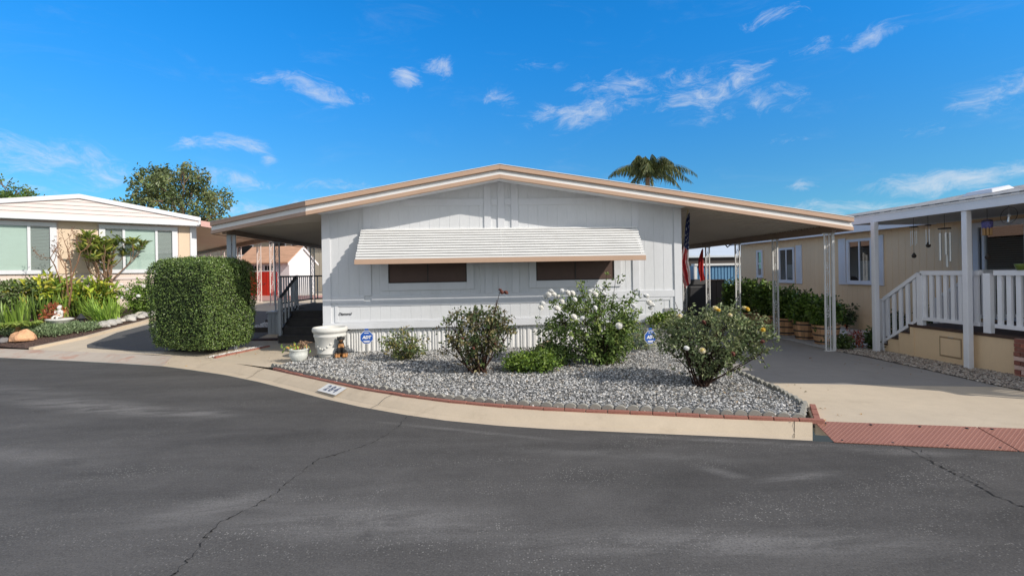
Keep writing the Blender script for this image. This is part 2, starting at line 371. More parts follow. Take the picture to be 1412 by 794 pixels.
def H(x, y):
    d = np.hypot(_P[:, 0] - x, _P[:, 1] - y)
    return float(min(1.2, max(-.05, _phi(d) @ _w[:_n] + _w[_n] + _w[_n + 1] * x + _w[_n + 2] * y)))
def inside(p, poly):
    x, y = p; r = False; j = len(poly) - 1
    for i in range(len(poly)):
        xi, yi = poly[i]; xj, yj = poly[j]
        if (yi > y) != (yj > y) and x < (xj - xi) * (y - yi) / (yj - yi) + xi: r = not r
        j = i
    return r
def densify(poly, res):
    out = []
    for i, p in enumerate(poly):
        q = poly[(i + 1) % len(poly)]; L = math.hypot(q[0] - p[0], q[1] - p[1]); n = max(1, min(60, int(L / res)))
        for k in range(n): out.append((p[0] + (q[0] - p[0]) * k / n, p[1] + (q[1] - p[1]) * k / n))
    return out
def patch(name, poly, zoff, res, mat, kind='structure', zf=H, skirt=0.):
    b = densify(poly, res); pts = [Vector(p) for p in b]; nb = len(pts)
    xs = [p[0] for p in poly]; ys = [p[1] for p in poly]
    x = min(xs) + res * .5
    while x < max(xs):
        y = min(ys) + res * .5
        while y < max(ys):
            q = (x + random.uniform(-.1, .1) * res, y + random.uniform(-.1, .1) * res)
            if inside(q, poly) and min((q[0] - p[0]) ** 2 + (q[1] - p[1]) ** 2 for p in b) > (res * .35) ** 2: pts.append(Vector(q))
            y += res
        x += res
    r = delaunay_2d_cdt(pts, [(i, (i + 1) % nb) for i in range(nb)], [list(range(nb))], 1, 1e-4)
    V = [(p.x, p.y, zf(p.x, p.y) + zoff) for p in r[0]]
    mb = MB(); F = []
    for f in r[2]:
        a, b2, c = [Vector(V[i]) for i in f[:3]]
        F.append(tuple(f) if (b2 - a).cross(c - a).z > 0 else tuple(reversed(f)))
    mb.add(V, F)
    if skirt:
        bb = densify(poly, res)
        for i in range(len(bb)):
            p, q = bb[i], bb[(i + 1) % len(bb)]
            zp, zq = zf(*p) + zoff, zf(*q) + zoff
            mb.quad((p[0], p[1], zp - skirt), (q[0], q[1], zq - skirt), (q[0], q[1], zq), (p[0], p[1], zp))
    return mb.build(name, mat, kind=kind, smooth=not skirt)

# ------------------------------------------------------------------ the setting
Z0 = lambda x, y: 0.
patch('road', E_LINE + [(3.3, 4.83), (4.93, 4.36), (10, 2.88), (60, -11.5), (60, -60), (-60, -60)], 0, 3, ASPH, zf=Z0)
far = MB(); ring = [(-60, -60), (60, -60), (60, 110), (-60, 110)]; big = [(-2500, -2500), (2500, -2500), (2500, 2500), (-2500, 2500)]
for i in range(4):
    a, b = ring[i], ring[(i + 1) % 4]; c, d = big[(i + 1) % 4], big[i]
    far.quad((*a, -.06), (*b, -.06), (*c, -.06), (*d, -.06))
far.build('far_ground', EARTH, kind='structure')
patch('ground', B_LINE[1:] + PB + [(60, 110), (-60, 110), (-60, 29.4)], -.045, 1.6, EARTH)
# rolled kerb
def kerb(name, Eo, Bo, mat, h=.125, endcap=True):
    def resample(L, n):
        d = [0]
        for a, b in zip(L, L[1:]): d.append(d[-1] + math.hypot(b[0] - a[0], b[1] - a[1]))
        return [(float(np.interp(t * d[-1], d, [p[0] for p in L])), float(np.interp(t * d[-1], d, [p[1] for p in L]))) for t in np.linspace(0, 1, n)]
    n = 160; mb = MB(); prof = [(0, .003), (.16, .012), (.3, .022), (.36, .036), (.62, .082), (.86, .113), (.96, .124), (1.0, .125)]
    V = []
    for (e, b) in zip(Eo if len(Eo) == n else resample(Eo, n), resample(Bo, n)):
        for t, z in prof: V.append((e[0] + (b[0] - e[0]) * t, e[1] + (b[1] - e[1]) * t, z))
    k = len(prof); F = [(i * k + j, (i + 1) * k + j, (i + 1) * k + j + 1, i * k + j + 1) for i in range(n - 1) for j in range(k - 1)]
    m = len(V); V += [(V[(n - 1) * k + j][0], V[(n - 1) * k + j][1], -.02) for j in range(k)]
    F += [((n - 1) * k + j, m + j, m + j + 1, (n - 1) * k + j + 1) for j in range(k - 1)]
    mb.add(V, F); return mb.build(name, mat, kind='structure', smooth=False)
def nearest_on(p, L):
    best = None
    for a, b in zip(L, L[1:]):
        ax, ay = a; dx, dy = b[0] - ax, b[1] - ay
        t = max(0, min(1, ((p[0] - ax) * dx + (p[1] - ay) * dy) / (dx * dx + dy * dy)))
        q = (ax + dx * t, ay + dy * t); d = math.hypot(p[0] - q[0], p[1] - q[1])
        if best is None or d < best[0]: best = (d, q)
    return best[1]
iC = 6
B_K = B_LINE[iC:]; E_K = E_LINE[iC:]
KERB = kerb('kerb', E_K, B_K, KERBM)
kerb('sidewalk_apron', E_LINE[1:iC + 1], B_LINE[1:iC + 1], APRON)
kerb('far_kerb', [(6.42, 3.93), (10, 2.88), (30, -2.9), (60, -11.5)], [(6.42, 4.27), (10, 3.28), (30, -2.5), (60, -11.1)], KERBM)
# kerb joints (grooves) as thin dark strips lying on the kerb, parts of the kerb
def kerb_strip(b, e, w, mat, name):
    mb = MB(); d = Vector((e[0] - b[0], e[1] - b[1], 0)); L = d.length; d.normalize(); s = Vector((-d.y, d.x, 0)) * w
    for t0, t1, z0, z1 in ((0, .35, .126, .099), (.35, .64, .099, .037), (.64, .98, .037, .008)):
        p0 = Vector((b[0], b[1], z0 + .006)) + d * L * t0; p1 = Vector((b[0], b[1], z1 + .006)) + d * L * t1
        mb.quad(p0 - s, p1 - s, p1 + s, p0 + s)
    mb.build(name, mat, KERB)
kerb_strip((-1.17, 6.84), (-1.42, 6.62), .004, CRACK, 'joint'); kerb_strip((3.26, 5.09), (3.13, 4.9), .003, CRACK, 'joint'); kerb_strip((-3.75, 9.1), (-3.95, 8.85), .005, CRACK, 'joint')
# driveways
BED = [(-3.62, 9.13), (-3.0, 8.52), (-2.36, 7.93), (-1.64, 7.27), (-.95, 6.76), (-.4, 6.41), (.22, 6.11), (.8, 5.89), (1.85, 5.57), (2.86, 5.27), (3.38, 5.11), (3.78, 5.66), (3.95, 6.45), (4.02, 7.35), (4.06, 8.4), (4.2, 10.33), (-3.08, 10.33), (-3.25, 9.9)]
patch('driveway', [(3.45, 5.04), (4.87, 4.67), (6.4, 4.26), (8.3, 3.76), (7.6, 5.2), (7.3, 6.3), (7.33, 6.62), (5.6, 6.94), (4.0, 7.15), (3.95, 6.45), (3.78, 5.66)], 0, .4, CONC, skirt=.12)
patch('carport_driveway', [(4.0, 7.15), (5.6, 6.94), (7.33, 6.62), (7.5, 8.0), (7.5, 9.4), (7.34, 10.1), (7.34, 22), (4.2, 22), (4.2, 10.33), (4.06, 8.4), (4.02, 7.35)], -.002, .5, CONC_SHADE, skirt=.12)  # shade-darkened part, front edge laid along the cast shadow's edge
GARD_E = [(-10.35, 12.5), (-9.95, 13.6), (-9.8, 15.5), (-9.95, 17.5), (-10.2, 19.2)]
patch('side_driveway', [(-6.3, 10.88), (-7.45, 11.36), (-9.0, 11.97)] + GARD_E + [(-11.8, 21.5), (-22, 36), (-3.1, 36), (-3.08, 10.33), (-3.25, 9.9), (-3.62, 9.13), (-4.55, 9.75), (-5.45, 10.38)], 0, .6, CONC)
patch('side_driveway_dark', [(-9.35, 12.75), (-9.05, 12.35), (-8.2, 11.95), (-7.1, 11.5), (-6.2, 11.25), (-5.5, 12.2), (-5.62, 14.0), (-5.62, 17.2), (-7.3, 18.6), (-9.3, 18.6), (-9.62, 17.2), (-9.55, 15.6), (-9.66, 14.2)], .008, .4, DRIVE_DARK)  # darker surface laid over part of the side driveway
patch('garden_bed', [(-10.45, 12.5), (-10.05, 13.6), (-9.9, 15.5), (-10.05, 17.5), (-10.3, 19.2), (-16, 16.5), (-22, 16), (-22, 16.7), (-16, 14.6), (-11.0, 12.72)], .035, .5, MULCH)
patch('garden_border', [(-10.35, 12.5), (-9.95, 13.6), (-9.8, 15.5), (-9.95, 17.5), (-10.2, 19.2), (-10.3, 19.2), (-10.05, 17.5), (-9.9, 15.5), (-10.05, 13.6), (-10.45, 12.5)], .06, .5, KERBM, skirt=.07)
patch('gravel_ground', BED, .02, .45, GRAVB)
GSTRIP = [(8.22, 3.76), (7.53, 5.2), (7.23, 6.3), (7.43, 8.0), (7.43, 9.4), (7.28, 10.1), (8.2, 10.3), (8.4, 9.4), (8.4, 3.7)]
patch('side_gravel_ground', GSTRIP, .008, .45, GRAVR)
patch('patio', [(7.345, 10.12), (8.25, 10.32), (10.5, 10.4), (10.5, 21), (7.345, 21)], .012, .6, PATIO, skirt=.05)
patch('pink_paving', [(-13.5, 29.0), (-10.2, 28.0), (-6.5, 27.2), (-6.5, 24.5), (-9.2, 22.5), (-11.8, 24.6)], .02, .8, PAVER)
# crushed stone, one sheet of loose stones per bed
def stones(name, poly, n, rmin, rmax, cols, zo, seed):
    r = np.random.default_rng(seed); xs = [p[0] for p in poly]; ys = [p[1] for p in poly]; P = []
    while len(P) < n:
        q = (r.uniform(min(xs), max(xs)), r.uniform(min(ys), max(ys)))
        if inside(q, poly): P.append((q[0], q[1], 0))
    P = np.array(P)
    gx = {}
    for i, p in enumerate(P):
        k = (round(p[0] * 3), round(p[1] * 3))
        if k not in gx: gx[k] = H(k[0] / 3, k[1] / 3)
        P[i, 2] = gx[k] + zo
    o = np.array([(1, 0, 0), (0, 1, 0), (-1, 0, 0), (0, -1, 0), (0, 0, 1), (0, 0, -1)], float)
    f = np.array([(0, 1, 4), (1, 2, 4), (2, 3, 4), (3, 0, 4), (1, 0, 5), (2, 1, 5), (3, 2, 5), (0, 3, 5)])
    a = r.uniform(0, 6.283, (n, 3)); c, s = np.cos(a), np.sin(a)
    Rz = np.zeros((n, 3, 3)); Rz[:, 0, 0] = c[:, 0]; Rz[:, 0, 1] = -s[:, 0]; Rz[:, 1, 0] = s[:, 0]; Rz[:, 1, 1] = c[:, 0]; Rz[:, 2, 2] = 1
    Rx = np.zeros((n, 3, 3)); tl = r.uniform(-.9, .9, n); Rx[:, 0, 0] = 1; Rx[:, 1, 1] = np.cos(tl); Rx[:, 1, 2] = -np.sin(tl); Rx[:, 2, 1] = np.sin(tl); Rx[:, 2, 2] = np.cos(tl)
    sc = r.uniform(rmin, rmax, (n, 1, 1)) * np.array([1, .8, .62]) * r.uniform(.75, 1.25, (n, 6, 3))
    v = np.einsum('nij,nkj->nki', np.einsum('nij,njk->nik', Rz, Rx), o[None] * sc) + P[:, None, :]
    cc = np.array(cols)[r.integers(0, len(cols), n)] * r.uniform(.75, 1.2, (n, 1))
    mb = MB(); mb.add(v.reshape(-1, 3), (f[None] + (np.arange(n) * 6)[:, None, None]).reshape(-1, 3), np.repeat(cc, 6, axis=0))
    ob = mb.build(name, STONE, kind='stuff'); return ob
GCOL = [(.55, .55, .54), (.45, .45, .445), (.36, .36, .355), (.25, .255, .255), (.10, .102, .105), (.42, .38, .33), (.68, .67, .655), (.16, .163, .168), (.33, .335, .34)]
g1 = stones('gravel', BED, 30000, .010, .024, GCOL, .024, 3); tag(g1, 'grey and white crushed stone covering the bed in front of the white house', 'gravel')
g2 = stones('gravel', GSTRIP, 7000, .014, .028, [(.42, .37, .31), (.31, .27, .23), (.52, .47, .41), (.2, .17, .15), (.4, .32, .26)], .012, 4); tag(g2, 'brownish grey river gravel strip along the tan porch base', 'gravel')
# cracks in the asphalt, parts of the road
ROAD = bpy.data.objects['road']
def crack(pts, w, seed, gaps=.25):
    r = random.Random(seed); mb = MB(); P = []
    for a, b in zip(pts, pts[1:]):
        for k in range(9):
            t = k / 9; P.append((a[0] + (b[0] - a[0]) * t + r.uniform(-.018, .018), a[1] + (b[1] - a[1]) * t + r.uniform(-.02, .02), r.uniform(.1, 1) * w))
    for a, b in zip(P, P[1:]):
        if r.random() < gaps: a = (a[0], a[1], w * .12); b = (b[0], b[1], w * .12)
        dx, dy = b[0] - a[0], b[1] - a[1]; L = math.hypot(dx, dy) + 1e-6; nx, ny = -dy / L, dx / L
        mb.quad((a[0] - nx * a[2], a[1] - ny * a[2], .004), (b[0] - nx * b[2], b[1] - ny * b[2], .004), (b[0] + nx * b[2], b[1] + ny * b[2], .004), (a[0] + nx * a[2], a[1] + ny * a[2], .004))
    mb.build('crack', CRACK, ROAD)
crack([(-.88, 6.2), (-.99, 5.6), (-1.13, 5.26), (-1.36, 5.02), (-1.53, 4.9), (-1.6, 4.43), (-1.65, 4.11), (-1.74, 3.88), (-1.85, 3.68), (-1.83, 3.46), (-1.8, 3.2), (-1.81, 3.0), (-1.9, 2.5)], .0065, 1)
crack([(4.02, 4.58), (3.95, 4.28), (3.91, 4.07), (3.89, 3.91), (3.86, 3.73), (3.8, 3.54), (3.83, 3.3), (3.9, 2.8)], .0075, 2, .1)
crack([(4.09, 4.5), (4.0, 4.2), (3.96, 4.0), (3.93, 3.8), (3.9, 3.6)], .003, 5, .2)
# house number on the kerb
_b = nearest_on((-2.08, 7.52), B_LINE); nb_o = Vector((_b[0], _b[1], 0)) + Vector((-.694, -.72, 0)).normalized() * .13; ne = Vector((.72, -.694, 0)).normalized(); no = Vector((-.694, -.72, 0)).normalized()
def kp(a, d): 
    return nb_o + ne * a + no * (-d) + Vector((0, 0, .081 + .38 * d + .009))
mb = MB(); mb.quad(kp(-.25, -.09), kp(.25, -.09), kp(.25, .09), kp(-.25, .09)); mb.build('painted_panel', M('kerb_paint', (.68, .68, .67), .6, .1, 20, dirt=.3, dcol=(.45, .4, .32)), KERB)
def text(name, s, size, mtx, mat, parent, ext=.0015, shear=0., space=1., bold=.0):
    cu = bpy.data.curves.new(name, 'FONT'); cu.body = s; cu.size = size; cu.extrude = ext; cu.shear = shear; cu.align_x = 'CENTER'; cu.align_y = 'CENTER'; cu.space_character = space; cu.offset = bold; cu.resolution_u = 3
    o = bpy.data.objects.new(name, cu); COL.objects.link(o); bpy.context.view_layer.update()
    me = bpy.data.meshes.new_from_object(o.evaluated_get(bpy.context.evaluated_depsgraph_get()))
    bpy.data.objects.remove(o); me.transform(mtx)
    if parent is not None:
        l = Vector(); q = parent
        while q is not None: l += q.location; q = q.parent
        me.transform(Matrix.Translation(-l))
    me.materials.clear(); me.materials.append(mat); ob = bpy.data.objects.new(name, me); COL.objects.link(ob); ob.parent = parent; return ob
def basis(o, x, y):
    x = Vector(x).normalized(); y = Vector(y); y = (y - x * y.dot(x)).normalized(); z = x.cross(y)
    m = Matrix((x, y, z)).transposed().to_4x4(); m.translation = Vector(o); return m
NUMC = M('number_grey', (.14, .16, .22), .6)
text('painted_number', '284', .17, basis(kp(0, 0) + Vector((0, 0, .003)), ne, kp(0, 1) - kp(0, 0)), NUMC, KERB, .0008, bold=.006, space=1.35)

# scalloped edging blocks and brick row
def along(L, step, start=0.):
    out = []; d = start
    acc = 0
    for a, b in zip(L, L[1:]):
        l = math.hypot(b[0] - a[0], b[1] - a[1])
        while d <= acc + l:
            t = (d - acc) / l; out.append((a[0] + (b[0] - a[0]) * t, a[1] + (b[1] - a[1]) * t, math.atan2(b[1] - a[1], b[0] - a[0]))); d += step
        acc += l
    return out
SC_W = .135
mb = MB(); prof = [(-SC_W / 2 + .002, 0)] + [(-SC_W / 2 * math.cos(a) * .97, .034 + .048 * math.sin(a)) for a in np.linspace(0, math.pi, 11)] + [(SC_W / 2 - .002, 0)]
n = len(prof); mb.add([(x, y, z) for y in (-.025, .025) for x, z in prof], [tuple(range(n)), tuple(range(2 * n - 1, n - 1, -1))] + [(i, i + n, (i + 1) % n + n, (i + 1) % n) for i in range(n)])
sc0 = mb.build('edging_block', SCAL, bevel=.004); tag(sc0, 'grey scalloped concrete edging block in the row along the front of the gravel bed', 'edging block', 'scalloped edging along the gravel bed front')
spots = along(BED[:11], SC_W + .006); spots2 = along(BED[10:15], SC_W + .006, .12)
for i, (x, y, a) in enumerate(spots + spots2):
    o = sc0 if i == 0 else sc0.copy()
    if i: COL.objects.link(o)
    o.location = (x + .02 * math.sin(-a), y + .02, H(x, y) - .005 + random.uniform(-.006, .004)); o.rotation_euler = (random.uniform(-.06, .06), random.uniform(-.03, .03), a + random.uniform(-.06, .06))
    if i >= len(spots):
        o['label'] = 'grey scalloped concrete edging block in the row beside the driveway'; o['group'] = 'scalloped edging along the driveway side'
BR = [(-3.58, 9.02), (-3.02, 8.46), (-2.38, 7.87), (-1.66, 7.2), (-.97, 6.69), (-.42, 6.34), (.2, 6.04), (.78, 5.82), (1.83, 5.5), (2.84, 5.2), (3.42, 5.03)]
mb = MB(); mb.box(-.118, .118, -.03, .03, 0, .045); br0 = mb.build('garden_brick', BRICK, bevel=.004)
tag(br0, 'red brick laid flat in the row between kerb and scalloped edging', 'brick', 'red bricks along the kerb edge')
for i, (x, y, a) in enumerate(along(BR, .245, .13)):
    o = br0 if i == 0 else br0.copy()
    if i: COL.objects.link(o)
    o.location = (x + .03 * -math.sin(a) , y + .03 * math.cos(a), .105 + random.uniform(-.003, .004)); o.rotation_euler = (0, random.uniform(-.015, .015), a + random.uniform(-.02, .02))
for i, (x, y, a) in enumerate(along([(3.5, 5.07), (3.86, 5.68)], .245, .12)):
    o = br0.copy(); COL.objects.link(o); o.location = (x, y, .085); o.rotation_euler = (0, .02, a)
    o['label'] = 'red brick laid flat at the driveway corner of the gravel bed'; o['group'] = 'red bricks at the driveway corner'
# steel ramp plates
for k, (a0, a1, b0, b1, lab) in enumerate([((3.45, 4.76), (4.905, 4.345), (3.45, 5.06), (4.86, 4.69), 'rust red steel ramp plate beside the kerb end, lying over the gutter'), ((4.92, 4.34), (6.4, 3.92), (4.875, 4.686), (6.4, 4.28), 'rust red steel ramp plate cut by the right edge, past the joint')]):
    mb = MB(); mb.hexa([(*a0, .004), (*a1, .004), (*b0, .118), (*b1, .118), (*a0, .012), (*a1, .012), (*b0, .128), (*b1, .128)])
    th = mb.build('ramp_plate', PLATE, at=(a0[0], a0[1], 0)); tag(th, lab, 'ramp plate', 'steel ramp plates at the driveway')
    for t in (.06, .35, .65, .93):
        for (p, q, z) in ((a0, a1, .02), (b0, b1, .123)):
            x = p[0] + (q[0] - p[0]) * t; y = p[1] + (q[1] - p[1]) * t + (.035 if z < .1 else -.03)
            mb = MB(); mb.lathe([(.0, 0), (.013, 0), (.012, .007), (.0, .009)], 8, (x, y, z - .002 if z < .1 else z - .006)); mb.build('bolt', BLACKM, th)

# ------------------------------------------------------------------ helpers for buildings
def gwall(mb, o, e, nrm, L, lo, hi, sp=.2, gw=.009, gd=.0045):
    """grooved panel wall: from o along e, outward normal nrm, z from lo(s) to hi(s)"""
    s = [0.]; d = [0.]; x = sp * .5
    while x < L - .05:
        for a, b in ((x, 0), (x + .002, -gd), (x + gw, -gd), (x + gw + .002, 0)): s.append(a); d.append(b)
        x += sp
    s.append(L); d.append(0.)
    V = []
    for a, b in zip(s, d):
        px, py = o[0] + e[0] * a + nrm[0] * b, o[1] + e[1] * a + nrm[1] * b
        V += [(px, py, lo(a) if callable(lo) else lo), (px, py, hi(a) if callable(hi) else hi)]
    mb.add(V, [(2 * i, 2 * i + 2, 2 * i + 3, 2 * i + 1) for i in range(len(s) - 1)])
# ------------------------------------------------------------------ the white house
XL, XR, YF, XP = -3.08, 4.2, 10.3, .435
SL, SR = .185, .153
def zb(x): return 3.537 - (SL * (XP - x) if x < XP else SR * (x - XP))
def zr(x): return zb(x) + .033
house = thing('mobile_home', 'white double-wide mobile home with low gable roof, long awning and side carport roofs', 'mobile home', (XP, YF, .17))
mb = MB(); gwall(mb, (XL, YF), (1, 0), (0, -1), XR - XL, .68, lambda a: zr(XL + a)); 
# close the notch at the ridge, then the long sides and the back
mb.quad((XL, YF, .68), (XL, 28, .68), (XL, 28, zr(XL)), (XL, YF, zr(XL)))
mb.quad((XR, YF, .68), (XR, YF, zr(XR)), (XR, 28, zr(XR)), (XR, 28, .68))
mb.quad((XL, 28, .68), (XR, 28, .68), (XR, 28, zr(XR)), (XP, 28, zr(XP)), (XL, 28, zr(XL)))
mb.quad((XL, YF + .02, .685), (XR, YF + .02, .685), (XR, 28, .685), (XL, 28, .685))
mb.build('wall', W_WALL, house)
def board(x0, x1, z0, z1, y=.024, name='trim_board', cap=True, mat=W_TRIM):
    mb = MB()
    if cap: mb.hexa([(x0, YF - y, z0), (x1, YF - y, z0), (x0, YF - .001, z0), (x1, YF - .001, z0), (x0, YF - y, min(z1, zr(x0))), (x1, YF - y, min(z1, zr(x1))), (x0, YF - .001, min(z1, zr(x0))), (x1, YF - .001, min(z1, zr(x1)))])
    else: mb.box(x0, x1, YF - y, YF - .001, z0, z1)
    return mb.build(name, mat, house, bevel=.003)
board(XL - .012, XL + .15, .782, 9, .026, 'corner_board'); board(XR - .15, XR + .012, .782, 9, .026, 'corner_board')
for x in (-2.28, .13, .405, .68, 3.17): board(x, x + .14, 1.312, 9, .024)
for x0, x1 in ((XL + .153, -2.283), (-2.137, 3.167), (3.313, XR - .153)): board(x0, x1, 1.17, 1.31, .022, cap=False)
for x0, x1 in ((-1.55, .127), (.273, .402), (.548, .677), (.823, 2.55)): board(x0, x1, 3.09, 3.225, .02, cap=False)
board(XL - .016, XR + .016, .655, .78, .034, 'base_board', cap=False)
for x0, x1, z0, z1 in ((-2.86, -2.8, .79, 1.16), (3.17, 3.23, .79, 1.16), (3.95, 4.01, .79, 1.16)): board(x0, x1, z0, z1, .016, cap=False)
for x0, x1 in ((-2.797, 3.167), (3.233, 3.947)): board(x0, x1, 1.10, 1.168, .014, cap=False); board(x0, x1, .783, .82, .014, cap=False)
mb = MB(); mb.box(3.82, 3.985, YF - .024, YF - .0, .845, .935)
for k in range(5): mb.box(3.83, 3.975, YF - .03, YF - .025, .852 + k * .016, .86 + k * .016)
mb.build('vent', M('grey_vent', (.42, .42, .42), .5), house)
# skirting, corrugated
mb = MB(); xs = XL + .02; V = []; r = random.Random(4)
while xs < XR - .02:
    w = r.choice([.05, .09, .12]); 
    for a, b in ((0, .0), (.012, .022), (w * .5, .022), (w * .5 + .012, 0)): V += [(xs + a, YF + .06 - b, .1), (xs + a, YF + .06 - b, .62 if xs < XL + .45 else .66)]
    xs += w
mb.add(V, [(2 * i, 2 * i + 2, 2 * i + 3, 2 * i + 1) for i in range(len(V) // 2 - 1)])
mb.quad((XL, YF + .06, .1), (XL, 28, .3), (XL, 28, .68), (XL, YF + .06, .68)); mb.quad((XR, YF + .06, .0), (XR, YF + .06, .68), (XR, 28, .68), (XR, 28, .0))
mb.build('skirting', W_SKIRT, house)
# roof slabs
def span(mb, x0, x1, y0, y1, a, b, f=None):
    f = f or zb
    cuts = [x0] + ([XP] if x0 < XP < x1 else []) + [x1]
    for p, q in zip(cuts, cuts[1:]):
        mb.hexa([(p, y0, f(p) + a), (q, y0, f(q) + a), (p, y1, f(p) + a), (q, y1, f(q) + a), (p, y0, f(p) + b), (q, y0, f(q) + b), (p, y1, f(p) + b), (q, y1, f(q) + b)])
RL, RR, XS = -5.07, 7.55, -3.22
mb = MB(); span(mb, XS, RR - .02, 9.820, 28.4, .235, .262); mb.build('roof', ROOF_W, house)
mb = MB(); span(mb, XL + .001, XR - .001, 9.825, 28.3, .033, .06); mb.build('soffit', W_TRIM, house)

mb = MB(); span(mb, XS, RR, 9.730, 9.818, .175, .262); mb.build('fascia_band', TAN_BAND, house, bevel=.006)
mb = MB(); span(mb, XS, RR, 9.745, 9.818, -.0, .078); mb.build('fascia_band', TAN_BAND, house, bevel=.006)
mb = MB(); span(mb, XS, RR - .01, 9.795, 9.816, .082, .171); span(mb, XS, RR - .01, 9.762, 9.795, .08, .122); span(mb, XS, RR, 9.722, 9.820, .2635, .275); mb.build('fascia_strip', W_METAL, house)
# left carport: flatter roof whose front edge runs back to the left
ZL = lambda x: zb(XS) - .076 * (XS - x)
XO, YO = -5.79, 11.40
def yfl(x): return 9.745 + (YO - 9.745) * (XS - x) / (XS - XO)
def fslab(x0, x1, dy0, dy1, a, b): 
    mb = MB(); mb.hexa([(x0, yfl(x0) + dy0, ZL(x0) + a), (x1, yfl(x1) + dy0, ZL(x1) + a), (x0, yfl(x0) + dy1, ZL(x0) + a), (x1, yfl(x1) + dy1, ZL(x1) + a), (x0, yfl(x0) + dy0, ZL(x0) + b), (x1, yfl(x1) + dy0, ZL(x1) + b), (x0, yfl(x0) + dy1, ZL(x0) + b), (x1, yfl(x1) + dy1, ZL(x1) + b)]); return mb
fslab(XO, XS - .004, .0, .085, .175, .262).build('fascia_band', TAN_SHADE, house, bevel=.006)
fslab(XO, XS - .004, .015, .085, 0, .078).build('fascia_band', TAN_SHADE, house, bevel=.006)
fslab(XO + .01, XS - .004, .05, .08, .0785, .1745).build('fascia_strip', W_METAL, house)
fslab(XO, XS - .004, -.008, .09, .2635, .273).build('fascia_cap', W_METAL, house)
def carport_posts(bx, posts, zt, PM, left):
    for i, y in enumerate(posts):
        g = H(bx, y)
        if left and i > 0: g = .802 if i == 1 else .85
        bars = [(-.058, .016), (.058, .016)]
        if i == 0 and not left: bars = [(-.078, .014), (.02, .010), (.1, .026)]
        if i == 0 and left: bars = [(-.03, .045), (.08, .03)]
        mb = MB()
        for dx, hw in bars: mb.box(bx + dx - hw, bx + dx + hw, y - min(hw, .02), y + min(hw, .02), g, zt)
        mb.box(bx + bars[0][0] - .03, bx + bars[-1][0] + .03, y - .03, y + .03, g, g + .02); mb.box(bx + bars[0][0] - .03, bx + bars[-1][0] + .03, y - .03, y + .03, zt - .02, zt)
        po = mb.build('post', PM, house)
        mb = MB(); xa, xb = bx + bars[0][0] + bars[0][1], bx + bars[1][0] - bars[1][1]; xm = (xa + xb) / 2; rr = max(.012, (xb - xa) / 2)
        mb.tube([(xm, y, g + .03), (xm, y, zt - .03)], .004, 5)
        for zc in np.linspace(g + .35, zt - .3, 5):
            for sg in (1, -1):
                P = []
                for t in np.linspace(0, 1, 15):
                    an = t * 4.2 * math.pi / 2; ra = rr * (1 - .62 * t)
                    P.append((xm + sg * ra * math.cos(an), y, zc + sg * (.05 + ra * math.sin(an) * 1.5)))
                mb.tube([(xm, y, zc)] + P[::-1], .0055, 5)
            mb.ball((xm, y, zc + .13), (.014, .01, .022), 6, 4)
        mb.build('scrollwork', PM, po)
def pan_edge(bx, y0, zt, co):
    mb = MB(); V = []; y = y0; k = 0
    while y < 19.4: V += [(bx, y, zt), (bx, y, zt + (.032 if k % 2 else .004))]; y += .05; k += 1
    mb.add(V, [(2 * i, 2 * i + 2, 2 * i + 3, 2 * i + 1) for i in range(len(V) // 2 - 1)]); mb.build('pan_edge', BEAM, co)
# left roof sheet
mb = MB(); xa, xb = XO + .02, XL - .003
def lquad(mb, x0, x1, y0a, y0b, y1, z): mb.hexa([(x0, y0a, ZL(x0) + z), (x1, y0b, ZL(x1) + z), (x0, y1, ZL(x0) + z), (x1, y1, ZL(x1) + z), (x0, y0a, ZL(x0) + z + .01), (x1, y0b, ZL(x1) + z + .01), (x0, y1, ZL(x0) + z + .01), (x1, y1, ZL(x1) + z + .01)])
lquad(mb, xa, xb, yfl(xa) + .09, 9.84, 19.6, .075)
y = 11.5
while y < 19.5:
    for dy in (0., .035): lquad(mb, xa, xb, y + dy, y + dy, y + dy + .012, .0645)
    y += .2
co = mb.build('carport_roof', UNDER, house); bx = -5.42; zt = ZL(bx) + .03
mb = MB(); mb.box(bx - .045, bx + .045, yfl(bx) + .09, 19.5, zt - .07, zt + .04); mb.build('beam', BEAM, co)
mb = MB(); lquad(mb, XO, XO + .028, yfl(XO) + .09, yfl(XO) + .09, 19.6, .0); mb.build('side_fascia', TAN_SHADE, co); pan_edge(bx + .05, 11.6, zt + .0, co)
mb = MB(); mb.hexa([(x, y, ZL(x) + q) for q in (.24, .262) for x, y in ((xa, yfl(xa) + .09), (XL - .003, 9.85), (xa, 19.6), (XL - .003, 19.6))]); mb.build('carport_top', ROOF_W, house)
carport_posts(bx, (11.52, 14.08, 17.0, 19.3), zt - .072, SHADE_POST, True)
# right carport
mb = MB(); x0, x1 = XR + .003, RR; span(mb, x0 + .01, x1 - .01, 9.83, 19.6, .075, .085); y = 9.9
while y < 19.5:
    for dy in (0., .035): span(mb, x0 + .01, x1 - .01, y + dy, y + dy + .012, .055, .0745)
    y += .2
co = mb.build('carport_roof', UNDER, house); bx = 7.2; zt = zb(bx)
mb = MB(); mb.box(bx - .045, bx + .045, 9.835, 19.5, zt - .075, zt + .045); mb.build('beam', BEAM, co)
mb = MB(); span(mb, x1 - .03, x1, 9.835, 19.6, .0, .26); mb.build('side_fascia', TAN_SHADE, co); pan_edge(bx - .05, 9.85, zt + .045, co)
carport_posts(bx, (10.02, 11.9, 13.7, 15.55, 17.35, 19.1), zt - .078, W_POST, False)
